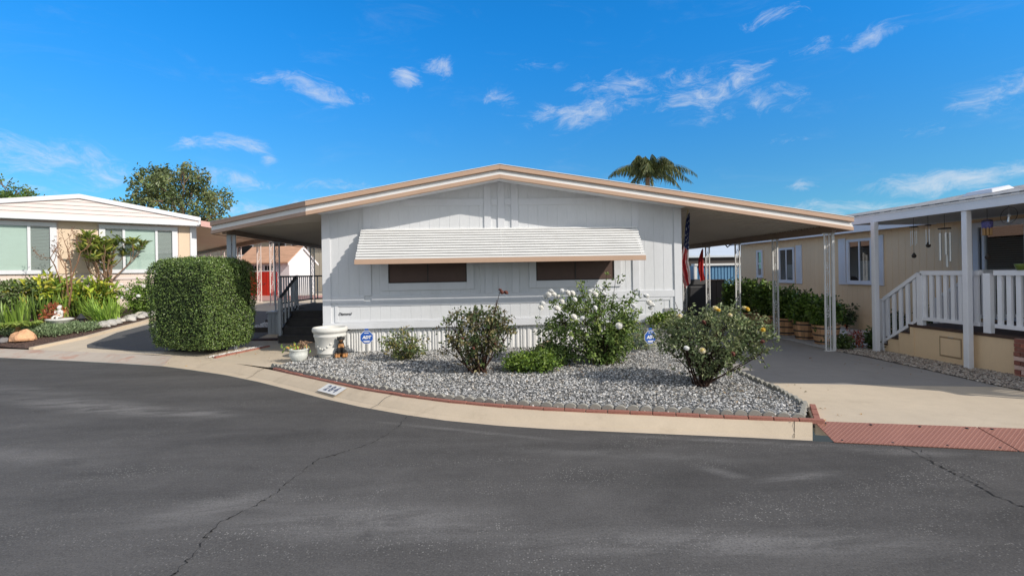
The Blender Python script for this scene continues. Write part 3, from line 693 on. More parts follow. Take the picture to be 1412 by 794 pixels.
# awning
AW0, AW1 = -2.28, 3.20
aw = bpy.data.objects.new('awning', None); COL.objects.link(aw); aw.parent = house; aw.location = Vector((.46, YF, 2.63)) - house.location
nS = 12; ya, za, yb_, zb_ = YF - .005, 2.645, 9.585, 2.014
for i in range(nS):
    y0 = ya + (yb_ - ya) * i / nS; y1 = ya + (yb_ - ya) * (i + 1) / nS; z0 = za + (zb_ - za) * i / nS; z1 = za + (zb_ - za) * (i + 1) / nS
    e = .004 * (i % 3 - 1)
    mb = MB(); x0, x1 = AW0 + e - .035 * (1 - i / nS), AW1 + e + .065 * (1 - i / nS)
    pr = [(y0 + .03, z0 - .012), (y1 + .010, z0 - .016), (y1 + .001, z0 - .025), (y1, z1 + .003), (y1 + .006, z1 - .001), (y1 + .012, z1 + .003)]
    V = [(x, y, z) for x in (x0, x1) for y, z in pr]; n = len(pr)
    mb.add(V, [(j, j + 1, n + j + 1, n + j) for j in range(n - 1)]); sl = mb.build('slat', W_METAL, aw)
mb = MB(); mb.hexa([(AW0, yb_ + .045, zb_ - .01), (AW1, yb_ + .045, zb_ - .01), (AW0, ya - .002, za - .06), (AW1, ya - .002, za - .06), (AW0, yb_ + .045, zb_ - .005), (AW1, yb_ + .045, zb_ - .005), (AW0, ya - .002, za - .055), (AW1, ya - .002, za - .055)]); mb.build('gap_shade_sheet', M('awning_gap_shade', (.3, .3, .3), .6), aw)  # added dark sheet: stops sun through slat gaps, their shade put into its grey
mb = MB(); mb.box(AW0 - .015, AW1 + .015, 9.561, 9.579, 1.92, 2.012); mb.box(AW0 - .01, AW1 + .01, 9.5795, 9.615, 1.92, 1.932); mb.build('valance', TAN_BAND, aw, bevel=.004)
for x in (AW0 + .03, .46, AW1 - .03):
    mb = MB(); mb.hexa([(x - .012, 9.62, 1.97), (x + .012, 9.62, 1.97), (x - .012, YF - .03, 2.55), (x + .012, YF - .03, 2.55), (x - .012, 9.62, 2.0), (x + .012, 9.62, 2.0), (x - .012, YF - .03, 2.6), (x + .012, YF - .03, 2.6)]); mb.build('rafter', W_METAL, aw)
# two brown-screened windows under the awning
for x0, x1 in ((-1.80, -.24), (1.17, 2.78)):
    z0, z1 = 1.55, 2.42; w = .145
    mb = MB()
    for q in ((x0 - w, x0 - .001, z0 - w, z1 + w), (x1 + .001, x1 + w, z0 - w, z1 + w), (x0, x1, z0 - w, z0 - .001), (x0, x1, z1 + .001, z1 + w)): mb.box(q[0], q[1], YF - .03, YF - .001, q[2], q[3])
    wi = mb.build('window', W_TRIM, house, bevel=.003)
    mb = MB(); mb.quad((x0, YF - .004, z0), (x1, YF - .004, z0), (x1, YF - .004, z1), (x0, YF - .004, z1)); mb.build('pane', GLASSD, wi)
    mb = MB()
    mb.quad((x0, YF - .008, z0), (x1, YF - .008, z0), (x1, YF - .008, z1), (x0, YF - .008, z1)); mb.build('screen', SCREEN, wi)
    mb = MB(); xm = (x0 + x1) / 2
    for q in ((x0 + .001, x0 + .02, z0, z1), (x1 - .02, x1 - .001, z0, z1), (xm - .012, xm + .012, z0 + .02, z1 - .02), (x0 + .02, x1 - .02, z0, z0 + .02)): mb.box(q[0], q[1], YF - .018, YF - .009, q[2], q[3])
    mb.build('sash', BLACKM if False else BROWND, wi)
text('nameplate', 'Diamond', .075, basis((-2.67, YF - .006, .955), (1, 0, .01), (0, 0, 1)), BLACKM, house, .004, shear=.35, space=.9)

# ------------------------------------------------------------------ entry steps
st = thing('entry_steps', 'dark carpeted entry steps and landing with grey railing at the left side of the house', 'steps', (-3.9, 12.8, .15))
for i in range(4):
    y0 = 12.3 + .28 * i; z1 = .325 + .175 * i
    if i == 3:
        for za, zb2, o_, nm in ((.05, z1 - .025, 0, 'landing_base'), (z1 - .0245, z1, .012, 'landing')):
            LPG = [(-4.74 - o_, 13.14 - o_ * 2), (-3.1, 13.14 - o_ * 2), (-3.1, 17.05), (-5.45, 17.05), (-5.45, 14.35), (-4.74 - o_, 14.35)]; n = 6
            mb = MB(); mb.add([(x, y, z) for z in (za, zb2) for x, y in LPG], [tuple(range(n - 1, -1, -1)), tuple(range(n, 2 * n))] + [(k, (k + 1) % n, (k + 1) % n + n, k + n) for k in range(n)]); mb.build(nm, DARKSTEP, st)
        break
    mb = MB(); mb.box(-4.74 if i < 3 else -5.45, -3.1, y0, (y0 + .28 if i < 3 else 17.05), .05, z1 - .025); mb.box(-4.75 if i < 3 else -5.46, -3.095, y0 - .025, (y0 + .254 if i < 3 else 17.05), z1 - .0245, z1)
    mb.build('step' if i < 3 else 'landing', DARKSTEP, st)
mb = MB(); mb.box(-5.61, -5.23, 13.88, 14.28, .1, .755); mb.box(-5.64, -5.20, 13.85, 14.31, .7555, .80)
for k in range(4): mb.box(-5.595 + k * .095, -5.515 + k * .095, 13.87, 13.879, .22, .72)
mb.build('pedestal', SHADE_POST, st, bevel=.006)
def rail(pa, pb, htop, hbot, nb, mat, parent, bw=.018, name='railing', top=.03, cap=None):
    pa, pb = Vector(pa), Vector(pb); up = Vector((0, 0, 1)); d = (pb - pa); hd = Vector((d.x, d.y, 0)).normalized(); s = Vector((-hd.y, hd.x, 0)); ro = None
    for h, hh, ww in ((htop, top, top), (hbot, top * .8, top * .8)):
        mb = MB(); a, b = pa + up * h, pb + up * h
        mb.hexa([a - s * ww - up * hh, b - s * ww - up * hh, a + s * ww - up * hh, b + s * ww - up * hh, a - s * ww + up * hh, b - s * ww + up * hh, a + s * ww + up * hh, b + s * ww + up * hh])
        q = mb.build(name if ro is None else 'bottom_rail', cap or mat, ro or parent); ro = ro or q
    for i in range(nb):
        t = (i + .5) / nb; p = pa + d * t
        sl = d.z / max(1e-6, math.hypot(d.x, d.y)) * bw
        mb = MB(); lo, hi = hbot + top * .7, htop - top * 1.02
        V = []
        for zz in (lo, hi):
            for b in (-1, 1):
                for a in (-1, 1): V.append(p + hd * a * bw + s * b * min(bw, .018) + up * (zz + a * sl))
        mb.hexa(V); mb.build('baluster', mat, ro)
    return ro
rail((-5.4, 14.2, .85), (-5.4, 16.9, .85), .87, .14, 15, SHADE_POST, st, .014, cap=BLACKM, top=.024)
rail((-5.34, 16.95, .85), (-3.12, 16.95, .85), .87, .14, 13, SHADE_POST, st, .016, cap=BLACKM, top=.024)
rail((-4.72, 12.4, .36), (-4.72, 13.5, .86), .85, .08, 5, SHADE_POST, st, .02, cap=BLACKM, top=.026)
for y, z in ((12.38, .15), (13.54, .85)):
    mb = MB(); mb.box(-4.75, -4.69, y - .03, y + .03, z, z + .9 + (.17 if y < 13 else 0)); mb.build('newel', SHADE_POST, st)

# ------------------------------------------------------------------ foliage
def unit(a): return a / np.maximum(np.linalg.norm(a, axis=-1, keepdims=True), 1e-9)
def pal(r, P, n): 
    c = np.array(P)[r.integers(0, len(P), n)]; return c * r.uniform(.65, 1.35, (n, 1))
ROSEP = [(.075, .12, .035), (.05, .09, .025), (.11, .155, .045), (.085, .12, .05), (.035, .06, .02)]
def rose_mesh(name, col, r0, seed, mid=None):
    r = np.random.default_rng(seed); mb = MB(); k = 0
    P = []; A = []; N = []; L = []; C = []
    for ring, (tilt, n, ln) in enumerate(((.12, 5, .85), (.42, 7, 1.), (.8, 8, 1.05), (1.15, 8, 1.05), (1.45, 7, 1.0))):
        for i in range(n):
            a = 2 * math.pi * (i + .5 * ring) / n + r.uniform(-.2, .2); tl = tilt + r.uniform(-.1, .1)
            ax = np.array([math.sin(tl) * math.cos(a), math.sin(tl) * math.sin(a), math.cos(tl)])
            P.append((0, 0, 0)); A.append(ax); N.append(np.array([-math.cos(tl) * math.cos(a), -math.cos(tl) * math.sin(a), math.sin(tl)])); L.append(r0 * ln)
            C.append(np.array(mid if (mid and ring < 1) else col) * r.uniform(.88, 1.08))
    mb.leaves(P, A, N, np.array(L), np.array(L) * 1.35, C, .2, -.12)
    mb.col = tuple(mid or col); mb.ball((0, 0, r0 * .45), (r0 * .62, r0 * .62, r0 * .55), 9, 6); mb.col = tuple(col); mb.ball((r0 * .22, -r0 * .18, r0 * .35), (r0 * .55, r0 * .55, r0 * .5), 8, 6)
    V = np.concatenate(mb.v); m = bpy.data.meshes.new(name); m.from_pydata(V.tolist(), [], mb.f)
    a = m.color_attributes.new('Col', 'FLOAT_COLOR', 'POINT'); cc = np.ones((len(V), 4)); cc[:, :3] = np.concatenate(mb.c); a.data.foreach_set('color', cc.ravel())
    m.materials.append(PETAL); return m
def bush(name, label, cat, base, ctr, rad, ncane, nclus, ls, P, seed, base_r=.1, cane=(.14, .10, .07), cr=.012, per=6, gap=-.12, clr=.07, low=.35, group=None, leafmat=None, wr=.55, shell=.55, extra=()):
    r = np.random.default_rng(seed); base = np.array(base, float); ctr = np.array(ctr, float); rad = np.array(rad, float)
    t = thing(name, label, cat, tuple(base), group); mb = MB(); mb.col = cane; canes = []
    for i in range(ncane):
        while True:
            d = r.normal(size=3); d /= np.linalg.norm(d); q = ctr + rad * d * r.uniform(.55, .98)
            if q[2] > base[2] + .25 * (ctr[2] - base[2]): break
        a = r.uniform(0, 6.28); b = base + np.array([math.cos(a), math.sin(a), 0]) * base_r * r.uniform(.2, 1) - np.array([0, 0, .03])
        m1 = b + (q - b) * .45 + np.array([0, 0, .12 * np.linalg.norm(q - b)]) + r.normal(size=3) * .03
        pts = [(1 - u) ** 2 * b + 2 * u * (1 - u) * m1 + u * u * q for u in np.linspace(0, 1, 7)]
        canes.append(np.array(pts)); mb.tube([tuple(p) for p in pts], [cr * (1.1 - .8 * u) for u in np.linspace(0, 1, 7)], 5)
    for q in extra:
        q = np.array(q, float); b = base + r.normal(size=3) * np.array([.05, .05, 0]); m1 = b + (q - b) * .5 + r.normal(size=3) * .04
        pts = [(1 - u) ** 2 * b + 2 * u * (1 - u) * m1 + u * u * q for u in np.linspace(0, 1, 7)]; canes.append(np.array(pts)); mb.tube([tuple(p) for p in pts], [cr * (1 - .75 * u) for u in np.linspace(0, 1, 7)], 5)
    tw = []; tries = 0; C = []
    while len(C) < nclus and tries < nclus * 40:
        tries += 1
        if r.random() < .45:
            cn = canes[r.integers(len(canes))]; u = r.uniform(low, 1); i = min(5, int(u * 6)); p = cn[i] + (cn[i + 1] - cn[i]) * (u * 6 - i) + r.normal(size=3) * clr
        else:
            d = r.normal(size=3); d /= np.linalg.norm(d); p = ctr + rad * d * (r.uniform(shell, 1.0))
            if p[2] < base[2] + .12: continue
        f = noise.noise(Vector(p * 4.2 + seed)); dz = (p - ctr) / rad; out = np.linalg.norm(dz)
        if f < gap + .25 * max(0, out - .75): continue
        C.append(p)
    C = np.array(C); n = len(C) * per
    # fine twigs to a third of the clusters
    for i in range(0, len(C), 4):
        cn = canes[r.integers(len(canes))]; best = min(((np.linalg.norm(C[i] - c[j]), c[j]) for c in canes for j in (3, 4, 5)), key=lambda x: x[0])
        if best[0] < .5: mb.tube([tuple(best[1]), tuple((best[1] + C[i]) / 2 + r.normal(size=3) * .015), tuple(C[i])], [cr * .4, cr * .3, cr * .2], 4, False)
    mb.build('stems', BARK, t)
    lb = MB(); CC = np.repeat(C, per, axis=0); A = unit(r.normal(size=(n, 3)) + unit(CC - ctr) * .5 + np.array([0, 0, .15])); Nn = unit(r.normal(size=(n, 3)) * .7 + np.array([0, 0, 1.]) + unit(CC - ctr) * .3)
    L = ls * r.uniform(.6, 1.3, n); lb.leaves(CC + A * .01 + r.normal(size=(n, 3)) * ls * .45, A, Nn, L, L * wr, np.repeat(pal(r, P, len(C)), per, axis=0) * r.uniform(.8, 1.2, (n, 1)), .2, .12)
    lb.build('foliage', leafmat or LEAF, t)
    return t
def put_flowers(t, meshes, pts, seed, s0=.8, s1=1.2):
    r = random.Random(seed); L = Vector(t.location)
    for p in pts:
        o = bpy.data.objects.new('flower', r.choice(meshes)); COL.objects.link(o); o.parent = t
        o.location = Vector(p) - L; s = r.uniform(s0, s1); o.scale = (s, s, s); o.rotation_euler = (r.uniform(.2, 1.1), r.uniform(-.5, .5), r.uniform(-.6, .9))
rw = [rose_mesh('white_rose', (.90, .89, .86), .055, 1, (.9, .87, .78)), rose_mesh('white_rose', (.88, .88, .86), .048, 2)]
ry = [rose_mesh('cream_rose', (.80, .74, .55), .05, 3, (.75, .6, .2))]; rz = [rose_mesh('yellow_rose', (.80, .62, .12), .036, 4, (.75, .42, .02))]; ro_ = [rose_mesh('spent_rose', (.20, .07, .05), .035, 5)]

bush('rose_bush', 'small sparse flowerless rose bush before the skirting, right of the first blue sign', 'rose bush', (-1.38, 9.3, .15), (-1.36, 9.3, .46), (.46, .38, .30), 11, 300, .05, [(.08, .11, .04), (.12, .15, .06), (.15, .15, .06), (.05, .075, .03), (.2, .16, .06)], 11, .14, cr=.008, gap=-.2, low=.3)
b2 = bush('rose_bush', 'dark leafy rose bush with bare pinkish canes and a withered bloom on top', 'rose bush', (-.03, 8.0, .15), (-.02, 8.02, .80), (.64, .5, .42), 20, 640, .052, [(.045, .07, .025), (.075, .095, .04), (.03, .05, .02), (.12, .11, .05), (.09, .075, .045)], 12, .16, (.26, .16, .13), .014, gap=-.1, low=.5, shell=.45, extra=[(-.62, 7.9, .62), (.33, 8.0, 1.43), (.28, 7.95, 1.3), (-.55, 7.9, .9)])
put_flowers(b2, ro_, [(.33, 8.0, 1.44), (.36, 7.97, 1.41), (.42, 7.97, 1.40)], 3)
put_flowers(b2, ro_, [(-.25, 7.62, .75), (-.1, 7.6, .6), (.22, 7.65, .65)], 4, .6, .8)
b3 = bush('rose_bush', 'large bushy rose bush covered in white blooms, reaching up to the trim', 'rose bush', (2.05, 8.35, .15), (1.84, 8.4, .82), (.92, .62, .62), 22, 1500, .055, [(.085, .135, .035), (.06, .10, .025), (.12, .17, .05), (.045, .075, .02), (.15, .19, .06)], 13, .18, gap=-.17, low=.25, extra=[(2.12, 8.3, 1.72), (2.25, 8.2, 1.62), (1.65, 8.3, 1.55), (2.6, 8.3, 1.4)])
fl = [(.86, 8.05, 1.32), (.93, 8.02, 1.36), (1.0, 8.0, 1.36), (1.07, 7.98, 1.32), (.82, 8.06, 1.24), (1.11, 7.96, 1.26), (1.2, 7.93, 1.37), (1.27, 7.92, 1.38), (1.55, 7.88, 1.4), (1.62, 7.88, 1.36), (1.75, 7.84, 1.36), (1.26, 7.78, 1.02), (1.02, 7.86, 1.14), (1.4, 7.76, 1.0), (1.95, 7.72, .88), (2.2, 7.84, 1.17), (2.52, 8.0, 1.2), (2.58, 8.05, 1.15), (.8, 8.05, 1.16), (1.3, 7.9, 1.28), (2.47, 8.0, 1.3), (1.7, 7.85, 1.45), (1.58, 7.74, 1.16)]
put_flowers(b3, rw, [(x + .17, y - .12, z) for x, y, z in fl] + [(1.12, 7.9, 1.40), (1.2, 7.88, 1.31), (1.3, 7.85, 1.42), (1.0, 7.95, 1.22), (2.72, 7.95, 1.1)], 5, .85, 1.25)
b4 = bush('rose_bush', 'spreading rose bush with a few yellow and cream blooms, nearest the driveway', 'rose bush', (2.98, 6.72, .14), (3.2, 6.75, .83), (.86, .55, .39), 32, 1350, .045, [(.10, .13, .065), (.07, .10, .045), (.14, .17, .085), (.05, .07, .03), (.17, .19, .10)], 14, .13, (.17, .10, .07), .011, gap=-.15, low=.35, extra=[(3.85, 6.5, .68), (3.72, 6.45, .62), (3.8, 6.6, .6), (2.6, 6.6, 1.3), (2.55, 6.7, 1.2)])
put_flowers(b4, rz, [(x + .1, y - .05, z) for x, y, z in [(2.95, 6.35, 1.19), (3.52, 6.32, .93), (3.3, 6.3, 1.2)]], 6, .7, 1.); put_flowers(b4, ry, [(3.03, 6.35, 1.2), (3.42, 6.35, 1.2), (2.62, 6.5, 1.1), (2.82, 6.28, .68), (3.2, 6.3, 1.12)], 7, .7, 1.); put_flowers(b4, ro_, [(3.6, 6.25, .78), (3.15, 6.15, .66), (2.8, 6.2, 1.05)], 8); put_flowers(b4, rw, [(2.6, 6.25, .72)], 9, .8, .9)
bush('green_shrub', 'low bright green rounded shrub between the dark rose and the white rose', 'shrub', (.83, 7.95, .15), (.84, 7.97, .27), (.52, .36, .2), 22, 700, .05, [(.095, .15, .025), (.07, .12, .02), (.13, .19, .035), (.045, .08, .018)], 15, .3, cr=.006, gap=-.4, low=.2, shell=.4)
bush('green_shrub', 'dark small leaved shrub at the foot of the white rose, left side', 'shrub', (1.28, 8.3, .15), (1.2, 8.3, .35), (.4, .3, .2), 14, 350, .045, [(.04, .07, .02), (.06, .1, .03)], 16, .2, cr=.006, gap=-.3)
# plants behind the far sign
bush('succulent_plant', 'bluish grey leafy plant behind the blue sign by the right house corner', 'plant', (3.1, 9.75, .15), (3.1, 9.75, .38), (.3, .22, .24), 10, 160, .07, [(.16, .22, .18), (.2, .26, .2), (.1, .15, .11), (.22, .22, .1)], 17, .1, cr=.006, gap=-.4, wr=.3)

# hedge: clipped block of small leaves
def superpt(d, a, p=4.6):
    k = (abs(d[..., 0]) ** p + abs(d[..., 1]) ** p + abs(d[..., 2]) ** p) ** (-1 / p); return d * k[..., None] * a
hz = Vector((-5.98, 11.44, .13))
hd = thing('clipped_hedge', 'tall clipped block shaped green hedge beside the entry walk', 'hedge', tuple(hz))
r = np.random.default_rng(21); n = 44000
d = r.uniform(-1, 1, (n, 3)); ax = r.integers(0, 3, n); sg = np.where(r.random(n) < .5, -1., 1.); d[np.arange(n), ax] = sg
d = d[~((d[:, 2] < -.99))]; n = len(d); PX, PZ = 12., 5.
HU, HV = np.array((.905, -.425, 0)), np.array((.307, .952, 0))
dim = np.array([.96, .70, 1.0])
def hsup(d, dim):
    m = (abs(d[:, 0]) ** PX + abs(d[:, 1]) ** PX) ** (1 / PX); k = (m ** PZ + abs(d[:, 2]) ** PZ) ** (-1 / PZ); return d * k[:, None] * dim
def hnorm(p, dim):
    q = p / dim; m = np.maximum((abs(q[:, 0]) ** PX + abs(q[:, 1]) ** PX) ** (1 / PX), 1e-6); f = m ** (PZ - PX)
    return unit(np.stack([f * np.sign(q[:, 0]) * abs(q[:, 0]) ** (PX - 1) / dim[0], f * np.sign(q[:, 1]) * abs(q[:, 1]) ** (PX - 1) / dim[1], np.sign(q[:, 2]) * abs(q[:, 2]) ** (PZ - 1) / dim[2]], 1))
def rotv(v): return v[:, 0:1] * HU + v[:, 1:2] * HV + v[:, 2:3] * np.array((0, 0, 1.))
NU, NV = np.array((.952, -.307, 0)), np.array((.425, .905, 0))
def warp(P):
    P = P.copy(); z = (P[:, 2] + 1) / 2; k = .91 + .12 * z - .05 * np.clip(z - .8, 0, 1); P[:, 0] *= k; P[:, 1] *= k; P[:, 2] += 1.0
    return rotv(P)
P = hsup(d, dim); Nn = hnorm(P, dim)
nf = np.array([noise.noise(Vector(p * 8)) * .016 + noise.noise(Vector(p * 2.2)) * .018 for p in P])
Pw = warp(P + Nn * (nf[:, None] + r.normal(0, .024, (n, 1)) - .012)); Nw = unit(Nn[:, 0:1] * NU + Nn[:, 1:2] * NV + Nn[:, 2:3] * np.array((0, 0, 1.)))
lb = MB(); A = unit(r.normal(size=(n, 3)) + Nw * .7 + np.array([0, 0, .3])); L = r.uniform(.022, .042, n)
lb.leaves(Pw + np.array(hz), A, unit(Nw + r.normal(size=(n, 3)) * .42), L, L * .6, pal(r, [(.10, .145, .04), (.075, .115, .03), (.135, .185, .05), (.17, .21, .065), (.055, .085, .025)], n), .2, .15)
lb.build('foliage', M('hedge_leaf', (1.25, 1.38, 1.25), .4, .08, 4, 40, .05, attr=True, transl=.06), hd)
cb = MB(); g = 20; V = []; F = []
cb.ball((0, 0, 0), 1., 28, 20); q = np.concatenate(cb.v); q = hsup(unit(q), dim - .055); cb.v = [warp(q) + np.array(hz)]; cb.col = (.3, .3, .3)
cb.build('inner_shade_core', M('hedge_core', (.018, .026, .009), .9, .3, 12, 60, .3, .6, 40), hd, smooth=True)  # near-black solid core, shade between the leaves put into its colour
# pebble strip and brick edge at the hedge foot
HP = [(-5.42, 10.42), (-5.24, 10.4), (-4.98, 11.1), (-4.8, 11.75), (-5.0, 11.8), (-5.2, 11.1)]
gp = stones('pebbles', HP, 260, .014, .03, [(.7, .68, .65), (.6, .55, .5), (.75, .74, .72)], .02, 9); tag(gp, 'strip of white pebbles along the foot of the clipped hedge', 'pebbles')
for i, (x, y, a) in enumerate(along([(-5.22, 10.38), (-4.95, 11.1), (-4.76, 11.75)], .25, .12)):
    o = br0.copy(); COL.objects.link(o); o.location = (x, y, H(x, y) - .015); o.rotation_euler = (0, 0, a); o['label'] = 'red brick edging the white pebbles at the foot of the hedge'; o['group'] = 'red bricks beside the hedge'
# white gravel planter strip beside the walk behind the hedge
DT = M('dark_timber', (.05, .042, .036), .8)
for y, lab in ((14.2, 'dark timber at the front of the white gravel strip behind the hedge'), (15.9, 'dark timber at the back of the white gravel strip behind the hedge')):
    z = H(-6, y); mb = MB(); mb.box(-6.5, -5.5, y, y + .1, z - .03, z + .13); tb = mb.build('landscape_timber', DT, at=(-6, y, z), bevel=.01); tag(tb, lab, 'timber border')
gp = stones('white_gravel', [(-6.5, 14.3), (-5.5, 14.3), (-5.5, 15.9), (-6.5, 15.9)], 900, .02, .04, [(.6, .6, .62), (.5, .5, .52), (.42, .42, .45)], .03, 10); tag(gp, 'white gravel between dark timbers beside the entry walk', 'gravel')
mb = MB(); z = H(-5.2, 13.0)
mb.box(-5.65, -4.95, 12.75, 13.15, z + .004, z + .02); dm = mb.build('door_mat', M('dark_red_mat', (.06, .03, .03), .95), at=(-5.3, 12.95, z)); dm.name = 'door_mat'; tag(dm, 'dark red mat lying on the walk before the steps', 'mat')

# ------------------------------------------------------------------ pots, dog, signs
g0 = H(-2.86, 9.95) + .02
pt = thing('garden_planter', 'large white urn shaped planter with raised garland at the house corner', 'planter', (-2.86, 9.93, g0))
mb = MB(); mb.lathe([(.0, 0), (.20, 0), (.215, .02), (.21, .05), (.235, .06), (.24, .08), (.228, .09), (.262, .25), (.285, .37), (.298, .385), (.298, .41), (.29, .42), (.30, .46), (.318, .47), (.325, .5), (.32, .54), (.306, .555), (.285, .555), (.27, .54), (.265, .47), (0, .46)], 40, (-2.86, 9.93, g0)); mb.build('pot', CONC_P, pt, smooth=True)
mb = MB()
for k in range(30):
    u = k / 30 * 5; a = k / 30 * 2 * math.pi; f = u - int(u); z = .26 - .10 * math.sin(f * math.pi); rr = .235 + .15 * (z - .08)
    mb.ball((-2.86 + rr * math.cos(a), 9.93 + rr * math.sin(a), g0 + z), (.022, .022, .017), 8, 5)
mb.build('garland', CONC_P, pt, smooth=True)
mb = MB(); mb.lathe([(0, .461), (.26, .462), (0, .475)], 20, (-2.86, 9.93, g0)); mb.build('soil', SOIL, pt)
sx, sy = -3.33, 9.58; g0 = H(sx, sy) + .02
pt = thing('garden_planter', 'small squat white planter stained with moss holding an orange green plant', 'planter', (sx, sy, g0))
mb = MB(); mb.lathe([(0, 0), (.11, 0), (.125, .015), (.155, .08), (.165, .13), (.15, .185), (.165, .195), (.17, .215), (.15, .22), (.14, .2), (0, .19)], 28, (sx, sy, g0)); mb.build('pot', POT2, pt, smooth=True)
mb = MB(); mb.lathe([(0, .191), (.14, .195), (0, .205)], 16, (sx, sy, g0)); mb.build('soil', SOIL, pt)
pl = thing('potted_plant', 'straggly plant with green and orange leaves and dry twigs in the small white planter', 'plant', (sx, sy, g0 + .2))
mb = MB(); mb.col = (.75, .6, .5)
for k in range(16):
    a = r.uniform(-1.2, 1.6); l = r.uniform(.12, .3); e = (sx + math.cos(a) * l, sy - .1 + math.sin(a) * l * .6, g0 + .2 + r.uniform(.0, .16)); mb.tube([(sx + r.uniform(-.08, .08), sy + r.uniform(-.08, .08), g0 + .2), ((sx + e[0]) / 2, (sy + e[1]) / 2, g0 + .32 + r.uniform(-.03, .05)), e], [.007, .006, .003], 5)
mb.build('stems', M('dry_twig', (.42, .33, .25), .9, attr=True), pl)
n = 60; P = np.array([sx, sy, g0 + .22]) + r.normal(size=(n, 3)) * np.array([.09, .07, .03]); P[:30, 0] -= .08; lb = MB(); lb.leaves(P, unit(r.normal(size=(n, 3)) + np.array([0, 0, .8])), unit(r.normal(size=(n, 3))), .07, .03, pal(r, [(.17, .25, .05), (.12, .2, .04), (.45, .25, .08)], n), .2, .2); lb.build('foliage', LEAF, pl)
# sitting dog ornament: one fused body
dx, dy = -2.60, 9.72; g0 = H(dx, dy) + .025
mb = MB(); rt = Matrix.Rotation(R(18), 3, 'X')
for c, rr in (((0, .05, .09), (.085, .095, .085)), ((0, .015, .17), (.068, .07, .10)), ((0, -.02, .225), (.058, .055, .06)), ((0, -.035, .285), (.042, .045, .05)), ((0, -.05, .33), (.052, .055, .05)), ((0, -.105, .315), (.028, .04, .024)), ((0, -.143, .322), (.012, .01, .01)),
              ((-.04, -.055, .12), (.025, .027, .10)), ((.04, -.055, .12), (.025, .027, .10)), ((-.042, -.08, .022), (.028, .042, .022)), ((.042, -.08, .022), (.028, .042, .022)), ((-.085, -.0, .06), (.035, .07, .058)), ((.085, -.0, .06), (.035, .07, .058)), ((-.088, -.07, .022), (.026, .05, .022)), ((.088, -.07, .022), (.026, .05, .022)),
              ((-.055, -.045, .345), (.016, .026, .034)), ((.055, -.045, .345), (.016, .026, .034)), ((.02, .15, .03), (.02, .06, .018))):
    mb.ball(c, rr, 14, 9)
dg = mb.build('dog_statue', DOG, smooth=True); dg.location = (dx, dy, g0); dg.rotation_euler = (0, 0, R(14)); dg.scale = (1.02, 1.02, 1.05)
rm = dg.modifiers.new('fuse', 'REMESH'); rm.mode = 'VOXEL'; rm.voxel_size = .008; rm.use_smooth_shade = True; sm = dg.modifiers.new('soft', 'SMOOTH'); sm.iterations = 3
tag(dg, 'black and tan sitting dog ornament beside the large white planter', 'dog statue')
# security signs
def sign(x, y, ztop, rad, label, yaw):
    g = H(x, y); t = thing('yard_sign', label, 'sign', (x, y, g), 'blue octagonal yard signs')
    ex = Vector((math.cos(yaw), math.sin(yaw), 0)); nn = Vector((math.sin(yaw), -math.cos(yaw), 0)); up = Vector((0, 0, 1)); c = Vector((x, y, ztop - rad))
    mb = MB(); mb.box(x - .008, x + .008, y + .004, y + .016, g, ztop - rad); mb.build('stake', STEEL, t)
    def octo(k, off, mat, name, th=.004):
        mb = MB(); P = [c + nn * off + (ex * math.cos(R(22.5 + 45 * i)) + up * math.sin(R(22.5 + 45 * i))) * rad * k for i in range(8)]; Q = [p - nn * th for p in P]
        mb.add([tuple(p) for p in P + Q], [tuple(range(8)), tuple(range(15, 7, -1))] + [(i, i + 8, (i + 1) % 8 + 8, (i + 1) % 8) for i in range(8)]); return mb.build(name, mat, t)
    pn = octo(1.06, .004, SIGNW, 'panel'); 
    mb = MB(); P = [c + nn * .0065 + (ex * math.cos(R(22.5 + 45 * i)) + up * math.sin(R(22.5 + 45 * i))) * rad for i in range(8)]; mb.quad(*P); mb.build('blue_face', SIGNB, pn)
    mb = MB(); mb.obox(c + nn * .003 + up * rad * 1.08, ex, nn, up, (-.035, .035), (0, .004), (0, .035)); mb.build('tab', SIGNB, pn)
    text('lettering', 'ADT', rad * .62, basis(c + nn * .009, ex, up), SIGNW, pn, .001, shear=.2, bold=.004)
    mb = MB()
    for z, w in ((.68, .34), (-.56, .5), (-.70, .4)): mb.quad(c + nn * .0085 - ex * rad * w + up * rad * (z - .05), c + nn * .0085 + ex * rad * w + up * rad * (z - .05), c + nn * .0085 + ex * rad * w + up * rad * (z + .05), c + nn * .0085 - ex * rad * w + up * rad * (z + .05))
    mb.build('small_print', SIGNW, pn)
sign(-2.19, 10.02, .64, .125, 'blue octagonal security sign on stake against the skirting, next to the white planter', .15)
sign(3.18, 9.3, .60, .125, 'blue octagonal security sign on stake between the white rose and yellow rose bushes', .25)
